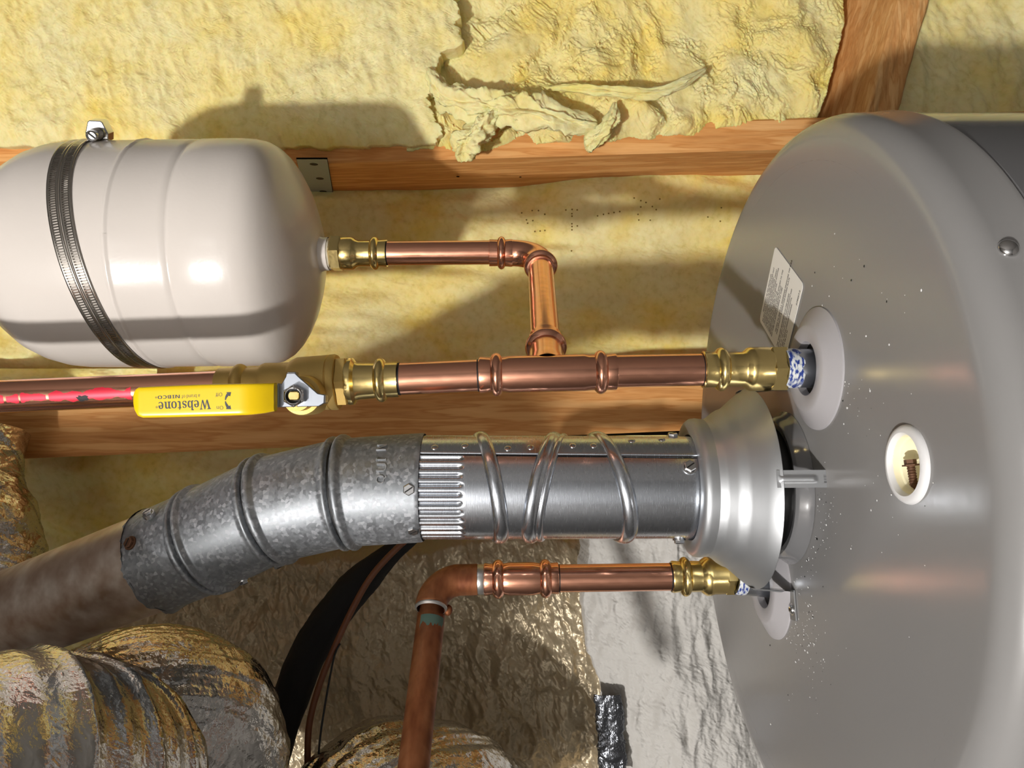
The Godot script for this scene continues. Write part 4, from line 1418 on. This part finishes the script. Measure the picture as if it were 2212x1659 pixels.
func expansion_tank() -> void:
	var a := P(-20, 558.5, 0.703)
	var b := P(712, 548.0, 0.703)
	a.x = -0.5
	b.x = -0.16
	var f := frame(a, b)
	f.origin = a - f.basis.x * 0.0
	var o := f.origin.x
	var t := thing("expansion_tank", "white enamelled steel expansion tank on the left", "tank", P(350, 553, 0.703))
	var raw := [[-0.4830, 0.0002], [-0.4826, 0.012], [-0.4805, 0.030], [-0.4755, 0.050], [-0.4670, 0.0675], [-0.4560, 0.0815], [-0.4430, 0.0920], [-0.4300, 0.0985], [-0.4150, 0.1028], [-0.4000, 0.1044], [-0.3600, 0.1050], [-0.3335, 0.1050], [-0.3318, 0.1056], [-0.3303, 0.1063], [-0.3290, 0.1062], [-0.3278, 0.1053], [-0.3262, 0.1050], [-0.2880, 0.1051], [-0.2840, 0.1050], [-0.2818, 0.1040], [-0.2805, 0.1036], [-0.2790, 0.1041], [-0.2765, 0.1053], [-0.2600, 0.1055], [-0.2440, 0.1053], [-0.2320, 0.1045], [-0.2225, 0.1022], [-0.2150, 0.0978], [-0.2088, 0.0915], [-0.2030, 0.0830], [-0.1962, 0.0700], [-0.1902, 0.0540], [-0.1852, 0.0380], [-0.1820, 0.0240], [-0.1814, 0.0180], [-0.1808, 0.0165], [-0.1780, 0.0158], [-0.1735, 0.0155]]
	var pr := []
	for q in raw: pr.append(Vector2(q[0] - o, q[1]))
	var mb := MB.new()
	mb.lathe(f, pr, 144, func(ax, tt, r): return r + (nfine.get_noise_2d(tt * 0.3, 5.0) * 0.0006 if absf(ax + o + 0.330) < 0.0022 else 0.0))
	part(t, "shell", mb, M.enamel)
	mb = MB.new()
	mb.lathe(f, [Vector2(-0.1800 - o, 0.0138), Vector2(-0.1775 - o, 0.0152), Vector2(-0.1755 - o, 0.0141), Vector2(-0.1735 - o, 0.0150), Vector2(-0.1715 - o, 0.0139), Vector2(-0.1695 - o, 0.0145), Vector2(-0.1670 - o, 0.0135)], 40, func(ax, tt, r): return r + nmid.get_noise_2d(tt * 0.05, ax * 3.0) * 0.0009)
	part(t, "taped_nipple", mb, M.tape, "white taped thread")
	# hose clamp, wound twice round the tank
	var hc := thing("hose_clamp", "slotted stainless steel band clamp around the white tank", "clamp", P(200, 280, 0.67))
	var R := 0.1052
	for w in 2:
		var off := -0.0056 if w == 0 else 0.0052
		var place := func(an: float, s: float, dr: float) -> Vector3:
			var conv := 1.0 - 0.62 * exp(-pow((an - 1.62) / 0.42, 2.0))
			var x := -0.3655 - 0.021 * sin(an) + 0.004 * cos(an) + off * conv + s * 0.0046
			return f * Vector3(x - o, (R + dr + 0.0006 * w) * sin(an), (R + dr + 0.0006 * w) * cos(an))
		mb = MB.new()
		for rail in [[-1.0, -0.56], [0.56, 1.0]]:
			mb.grid(4, 240, func(u, v):
				var uu: float = [0.0, 0.0, 1.0, 1.0, 1.0][int(round(u * 4))]
				var dr: float = [-0.0002, 0.0008, 0.0008, -0.0002, -0.0002][int(round(u * 4))]
				return place.call(v * TAU, lerpf(rail[0], rail[1], uu), dr), false, true)
		var nb := 300
		for k in nb:
			var a0 := TAU * k / nb
			var a1 := a0 + TAU / nb * 0.56
			var sk := 0.010
			var q := [place.call(a0, -0.64, 0.0008), place.call(a1, -0.64, 0.0008), place.call(a1 + sk, 0.64, 0.0008), place.call(a0 + sk, 0.64, 0.0008)]
			var e := [place.call(a0, -0.64, 0.0001), place.call(a1, -0.64, 0.0001), place.call(a1 + sk, 0.64, 0.0001), place.call(a0 + sk, 0.64, 0.0001)]
			var ctr: Vector3 = (e[0] + e[2]) / 2 - (q[0] - e[0])
			mb.poly(q, ctr)
			mb.poly([q[0], q[3], e[3], e[0]], (q[0] + e[2]) / 2)
			mb.poly([q[1], q[2], e[2], e[1]], (q[0] + e[2]) / 2)
		part(hc, "slotted_band", mb, M.stainless)
	# worm housing: a folded cap over the band near the top of the tank, screw pointing at the viewer
	var hcx := P(213, 284, 0.668)
	var sdir := (P(181, 294, 0.640) - P(208, 284, 0.668)).normalized()
	var upv := Vector3(0, 1, 0.05)
	var side := upv.cross(sdir).normalized()
	upv = sdir.cross(side).normalized()
	var hf := Transform3D(Basis(side, upv, sdir), hcx)
	var ho := PackedVector2Array([Vector2(-0.0085, -0.0075), Vector2(-0.0095, -0.001), Vector2(-0.0062, 0.0085), Vector2(-0.0045, 0.0098), Vector2(0.0045, 0.0098), Vector2(0.0062, 0.0085), Vector2(0.0095, -0.001), Vector2(0.0085, -0.0075)])
	mb = MB.new()
	mb.prism(hf, ho, -0.010, 0.0055, 0.0007)
	part(hc, "housing", mb, M.chrome, "polished worm housing")
	mb = MB.new()
	var sf := frame(hcx + sdir * 0.004 - upv * 0.0015, hcx + sdir * 0.03 - upv * 0.0015)
	var sp := []
	for k in 25: sp.append(Vector2(0.0 + 0.009 * k / 24.0, 0.0046 + 0.0007 * (1.0 if k % 3 == 1 else 0.0)))
	mb.lathe(sf, sp, 24)
	var wm := part(hc, "worm_screw", mb, M.stainless)
	mb = MB.new()
	mb.lathe(sf, [Vector2(0.008, 0.0048), Vector2(0.015, 0.0048), Vector2(0.0158, 0.0042), Vector2(0.0155, 0.0034), Vector2(0.0142, 0.0030), Vector2(0.0142, 0.0001)], 28)
	part(wm, "screw_head", mb, M.chrome)
	mb = MB.new()
	mb.box(Transform3D(sf.basis.rotated(sdir, 0.5), sf.origin + sdir * 0.0146), Vector3(0.0012, 0.0011, 0.0090), 0.0002)
	part(wm, "screw_slot", mb, M.dark)

func return_line() -> void:
	var Z := 0.600
	var ax := axis(1040, 1251.5, 1600, 1244.0, Z)
	var t := thing("brass_adapter", "brass press adapter half hidden behind the flared draft hood", "pipe fitting", P(1530, 1244, Z))
	part(t, "body", lat(ax, [[1451, 30], [1450, 33], [1453, 34], [1468, 33], [1468, 1490, 33, 42], [1492, 33.5], [1512, 33], [1516, 36], [1524, 41], [1532, 41], [1540, 38.5], [1566, 38]], 56, hexed(0.0126)), M.brass)
	part(t, "hex_end", lat(ax, [[1562, 30], [1562, 38], [1564, 40.5], [1588, 40.5], [1591, 38], [1591, 25]], 6, null, true), M.brass)
	t = thing("copper_pipe", "bright copper pipe below the vent, between coupling and brass adapter", "pipe", P(1330, 1246, Z))
	part(t, "tube", lat(ax, [[1190, 29.3], [1462, 29.3]]), M.copper)
	part(t, "marker_ring", lat(ax, [[1206.5, 29.6], [1208.8, 29.6]]), M.dark)
	part(t, "marker_ring", lat(ax, [[1446.5, 29.6], [1449.5, 29.6]]), M.dark)
	t = thing("copper_coupling", "copper press coupling with two beads next to the old brown elbow", "pipe fitting", P(1125, 1249, Z))
	part(t, "body", lat(ax, [[1046, 30], [1046, 33.5], [1048, 34.5], [1062, 33], [1064, 1088, 33, 41.5], [1090, 33.5], [1100, 34.8], [1150, 34.8], [1164, 33.2], [1166, 1190, 33, 41], [1193, 33], [1204, 34], [1206, 33], [1206, 29]], 56, hexed(0.0128)), M.copper)
	# old soldered elbow and pipe
	var old := thing("copper_pipe", "old tarnished brown copper pipe running down off the bottom edge", "pipe", P(895, 1620, 0.52))
	var p0 := P(935, 1300, 0.600)
	var p1 := P(893, 1659, 0.515)
	var dd := (p1 - p0).normalized()
	var mb := MB.new()
	mb.loft([[p0, dd, 0.0111], [p1, dd, 0.0111], [p1 + dd * 0.25, dd, 0.0111]], 48)
	part(old, "tube", mb, M.copper_old)
	mb = MB.new()
	var sp0 := p0 + dd * (P(930, 1336, 0.594) - p0).dot(dd)
	mb.grid(24, 12, func(u, v):
		var an = -1.2 + 1.9 * u
		var s: float = 0.003 + 0.011 * v * (0.75 + 0.5 * nmid.get_noise_2d(u * 0.2, 3.0))
		var uu := Vector3(0, 0, 1) - dd * dd.z
		uu = uu.normalized()
		var vv := dd.cross(uu)
		return sp0 + dd * s + (uu * cos(an) + vv * sin(an)) * 0.01122, false, false)
	part(old, "verdigris", mb, M.verdigris, "green corrosion bloom")
	var el := thing("copper_elbow", "old tarnished brown soldered copper elbow below the vent", "pipe fitting", P(950, 1270, 0.6))
	var k0 := P(1032, 1251.5, Z)
	var kc := P(938, 1254, Z)
	var hd := (kc - k0).normalized()
	var rings := [[k0, hd, 0.0121], [k0 + hd * 0.001, hd, 0.0124], [k0.lerp(kc, 0.40), hd, 0.0124]]
	var s0: Vector3 = rings[2][0]
	var e0: Vector3 = kc + dd * (s0.distance_to(kc))
	for k in range(1, 13):
		var an := PI / 2 * k / 12.0
		var rr := s0.distance_to(kc)
		var p := kc - hd * (rr * (1.0 - sin(an))) + dd * (rr * (1.0 - cos(an)))
		rings.append([p, (hd * cos(an) + dd * sin(an)).normalized(), 0.0126])
	var e1 := P(932, 1330, 0.596)
	rings.append([kc + dd * (e1 - kc).dot(dd), dd, 0.0124])
	rings.append([kc + dd * ((e1 - kc).dot(dd) + 0.001), dd, 0.0112])
	mb = MB.new()
	mb.loft(rings, 48)
	part(el, "bend", mb, M.copper_old)
	mb = MB.new()
	mb.lathe(frame(k0 - hd * 0.0055, k0), [Vector2(0, 0.0114), Vector2(0.0010, 0.0119), Vector2(0.0045, 0.0121), Vector2(0.0055, 0.0118)], 40)
	part(el, "solder_ring", mb, M.solder, "silver solder ring")
	mb = MB.new()
	var ec := kc + dd * ((e1 - kc).dot(dd) + 0.0010)
	mb.lathe(frame(ec, ec + dd), [Vector2(-0.0012, 0.0122), Vector2(-0.0004, 0.01285), Vector2(0.0006, 0.0127), Vector2(0.0016, 0.0111)], 40)
	part(el, "solder_ring", mb, M.solder, "silver solder ring")
	mb = MB.new()
	var dp := P(968, 1318, 0.590)
	var pf := []
	for k in 9: pf.append(Vector2(-0.0045 * cos(PI * k / 8.0), 0.0036 * sin(PI * k / 8.0) + 0.00001))
	mb.lathe(frame(dp, dp + dd), pf, 16)
	part(el, "solder_drip", mb, M.copper_old)
	mb = MB.new()
	mb.lathe(frame(k0 - hd * 0.03, k0), [Vector2(0.0, 0.0111), Vector2(0.031, 0.0111)], 40)
	part(el, "stub", mb, M.copper)

func crumple(p: Vector3, amp: float, s: float) -> float:
	return (ncell.get_noise_3d(p.x * s, p.y * s, p.z * s) + 0.6) * amp + ncell.get_noise_3d(p.x * s * 2.3 + 3, p.y * s * 2.3, p.z * s * 2.3) * amp * 0.45

func foil_duct(called: String, label: String, pts: Array, R: float, rib: float, ripple: float, amp: float, nu: int, nv: int, twist := 0.0) -> Node3D:
	var t := thing(called, label, "duct", pts[0], "")
	var L := 0.0
	for k in pts.size() - 1: L += pts[k].distance_to(pts[k + 1])
	var mb := tube(pts, func(b, a, p):
		var r := R + crumple(Vector3(p.x, p.y, p.z), amp, 1.0) + nlow.get_noise_3d(p.x * 1.5, p.y * 1.5, p.z * 1.5) * R * (0.10 if rib <= 0.0 else 0.045)
		if rib > 0:
			var ph := absf(fposmod(b * L / rib + a / TAU, 1.0) - 0.5) * 2.0
			r += ripple * pow(ph, 5.0) - ripple * 0.4 * sin(ph * PI)
		if twist != 0.0:
			r += 0.0022 * nridge.get_noise_3d(a * R * 1.6 + b * twist, b * L * 0.22, R * 30.0)
		return r, nu, nv)
	part(t, "sleeve", mb, M.foil)
	return t

func ducts() -> void:
	# foil-faced wall sheet behind
	var sh := MB.new()
	sh.grid(420, 300, func(u, v):
		var x := lerpf(-0.50, 0.165, u)
		var y := lerpf(lerpf(-0.205, -0.172, smoothstep(-0.16, -0.02, x)), -0.66, v) + 0.012 * nlow.get_noise_2d(x * 2.0, 0.0)
		var z := lerpf(-0.955, -0.86, v) + crumple(Vector3(x, y * 0.7, 0.3), 0.013, 0.62) + nlow.get_noise_3d(x * 1.2, y, 1.0) * 0.035 + nridge.get_noise_3d(x * 1.2, y * 0.35, 2.0) * 0.006 + nridge.get_noise_3d(x * 2.2 + y, y * 1.3 - 0.6 * x, 5.0) * 0.0045
		z -= 0.05 * smoothstep(0.06, 0.0, v)
		return Vector3(x, y, z), false, true)
	solo("foil_sheet", "crumpled silver foil facing behind the old brown pipe", "foil", sh, M.foil_sheet)
	# pale wrap next to the heater
	var wr := MB.new()
	wr.grid(200, 420, func(u, v):
		var y := lerpf(-0.145, -0.66, v)
		var x0 := piecewise([Vector2(0.175, 0.088), Vector2(0.28, 0.080), Vector2(0.38, 0.100), Vector2(0.48, 0.125), Vector2(0.66, 0.17)], -y) + nmid.get_noise_2d(y * 0.8, 3.0) * 0.006
		var x := lerpf(x0, 0.42, u)
		var z := -0.905 + 0.035 * sin(PI * minf(1.0, u * 1.3)) + 0.012 * exp(-pow((u - 0.30 - 0.08 * nlow.get_noise_2d(y * 2.0, 1.0)) / 0.10, 2.0)) + nridge.get_noise_3d(x * 1.6, y * 0.45, 4.0) * 0.007 + nmid.get_noise_3d(x * 0.8, y * 0.5, 4.0) * 0.006 + crumple(Vector3(x * 1.2, y * 0.5, 1.0), 0.007, 0.9)
		if u < 0.02: z -= 0.04 * (1.0 - u / 0.02)
		return Vector3(x, y, z), false, true)
	solo("duct_wrap", "crumpled pale grey-white wrap hanging behind the heater edge", "wrap", wr, M.white_wrap)
	# dark glossy foil tape patch at the wrap's left edge
	var tp := MB.new()
	tp.grid(60, 90, func(u, v):
		var p := P(lerpf(1284, 1345, u) + lerpf(0, 14, v) + 6.0 * nmid.get_noise_2d(v * 0.2, u * 0.03), lerpf(1505, 1690, v), 0.872)
		p.z += crumple(p, 0.005, 1.0) - 0.004 * pow(u * 2.0 - 1.0, 4.0)
		return p, false, true)
	solo("foil_tape", "dark shiny strip of foil tape between the foil facing and the pale wrap", "tape", tp, M.tape_dark)
	# ducts
	var d2 := foil_duct("flexible_duct", "gold-tinted foil flexible duct bending down, left of the black foam pipe", [P(40, 1700, 0.66), P(190, 1580, 0.665), P(330, 1530, 0.67), P(425, 1590, 0.675), P(440, 1720, 0.68), P(440, 1900, 0.68)], 0.074, 0.0, 0.0, 0.0042, 320, 300, 0.6)
	var d1 := foil_duct("flexible_duct", "silver ribbed foil duct nearest the viewer at the bottom left corner", [Vector3(-0.72, -1.05, -0.34), Vector3(-0.66, -0.78, -0.37), Vector3(-0.54, -0.50, -0.40), P(-330, 1960, 0.425), P(-90, 1790, 0.445), P(95, 1765, 0.50), P(150, 1790, 0.62)], 0.100, 0.017, 0.0042, 0.0024, 220, 1100)  # its unseen tail at far left is routed to shade the lower left
	foil_duct("flexible_duct", "unseen foil duct out of view below the picture, placed to shade the lower left", [Vector3(-1.45, -0.47, -0.08), Vector3(-0.95, -0.46, -0.10), Vector3(-0.58, -0.45, -0.10), Vector3(-0.46, -0.46, -0.02), Vector3(-0.52, -0.52, 0.16), Vector3(-0.80, -0.72, 0.28), Vector3(-0.95, -1.55, 0.28)], 0.110, 0.025, 0.004, 0.003, 90, 400)  # out of view; stands there to darken the lower stud and ducts
	foil_duct("flexible_duct", "shaded foil duct at the left edge beside the flue pipe", [P(-90, 930, 0.86), P(-100, 1060, 0.84), P(-60, 1180, 0.82), P(-20, 1330, 0.82)], 0.068, 0.0, 0.0, 0.005, 160, 160, 0.5)
	foil_duct("flexible_duct", "gold-tinted foil duct low behind the old brown pipe", [P(700, 1840, 0.76), P(800, 1745, 0.76), P(880, 1730, 0.76), P(980, 1760, 0.76), P(1100, 1880, 0.76)], 0.079, 0.0, 0.0, 0.0042, 260, 220, 0.5)

func cables() -> void:
	var pts := [P(980, 1080, 0.86), P(880, 1165, 0.84), P(795, 1240, 0.82), P(728, 1315, 0.81), P(672, 1400, 0.80), P(630, 1500, 0.79), P(585, 1640, 0.78), P(560, 1800, 0.78)]
	var mb := tube(pts, func(b, a, p): return 0.0195 - 0.009 * smoothstep(0.36, 0.18, b) + nmid.get_noise_3d(p.x, p.y, p.z) * 0.0015, 40, 140)
	solo("foam_pipe_sleeve", "black foam pipe insulation curving down behind the vent", "pipe insulation", mb, M.foam)
	pts = [P(900, 1150, 0.80), P(862, 1180, 0.795), P(806, 1240, 0.79), P(764, 1310, 0.785), P(722, 1400, 0.78), P(690, 1480, 0.775), P(668, 1566, 0.77), P(664, 1660, 0.77), P(662, 1800, 0.77)]
	mb = tube(pts, func(b, a, p): return 0.0034, 20, 120)
	solo("brown_cable", "brown cable hanging along the black foam pipe", "cable", mb, M.cable)
	pts = [P(735, 1390, 0.78), P(722, 1418, 0.775), P(706, 1500, 0.765), P(692, 1590, 0.762), P(687, 1660, 0.76), P(684, 1800, 0.76)]
	mb = tube(pts, func(b, a, p): return 0.0011, 10, 80)
	solo("thin_wire", "thin dark wire hanging beside the brown cable", "wire", mb, M.dark)

func specks() -> void:
	var rng := RandomNumberGenerator.new()
	rng.seed = 77
	var mb := MB.new()
	var pf := []
	for k in 5: pf.append(Vector2(-0.35 * sin(PI / 2 * k / 4.0), cos(PI / 2 * k / 4.0) + 0.0001))
	mb.lathe(Transform3D(), pf, 7)
	var xs := []
	var cl := [[1745, 1110, 50, 70, 150], [1720, 1200, 40, 60, 60], [1720, 1350, 45, 60, 90], [1745, 1420, 45, 90, 50], [1830, 870, 45, 50, 30], [1900, 950, 160, 300, 40], [1800, 600, 120, 120, 14], [1660, 1330, 25, 30, 25]]
	for c in cl:
		for k in c[4]:
			var q := on_lid(c[0] + rng.randfn() * c[2] * 0.6, c[1] + rng.randfn() * c[3] * 0.6)
			var r := Vector2(q.y - HC.y, q.z - HC.z).length()
			if r > 0.24 or Vector2(q.y - vent_c().y, q.z - vent_c().z).length() < 0.062: continue
			if q.distance_to(Vector3(HX, (829.5 - 796.0) / F * 0.505, -0.505)) < 0.043 or q.distance_to(Vector3(HX, (829.5 - 1262.0) / F * 0.592, -0.592)) < 0.043: continue
			if q.distance_to(Vector3(HX, (829.5 - 1003.0) / F * 0.389, -0.389)) < 0.022: continue
			var s := 0.00028 + 0.0006 * pow(rng.randf(), 3.0)
			xs.append(Transform3D(Basis.from_scale(Vector3(s, s, s * rng.randf_range(0.7, 1.6))), Vector3(HX - 0.0003, q.y, q.z)))
	for e in [["white_flecks", "scatter of tiny pale droplets and flecks on the heater lid", M.cap_white, 0], ["dark_flecks", "few tiny dark dirt specks on the heater lid", M.dark, 1]]:
		var list := []
		for k in xs.size():
			if (k % 6 == 5) == (e[3] == 1): list.append(xs[k])
		var mm := MultiMesh.new()
		mm.transform_format = MultiMesh.TRANSFORM_3D
		mm.mesh = to_mesh(mb, Vector3.ZERO)
		mm.instance_count = list.size()
		for k in list.size(): mm.set_instance_transform(k, list[k])
		var mi := MultiMeshInstance3D.new()
		mi.name = e[0]
		mi.multimesh = mm
		mi.material_override = e[2]
		mi.transform = Transform3D(B, O)
		add_child(mi)
		tag(mi, e[1], "debris", "", "stuff")
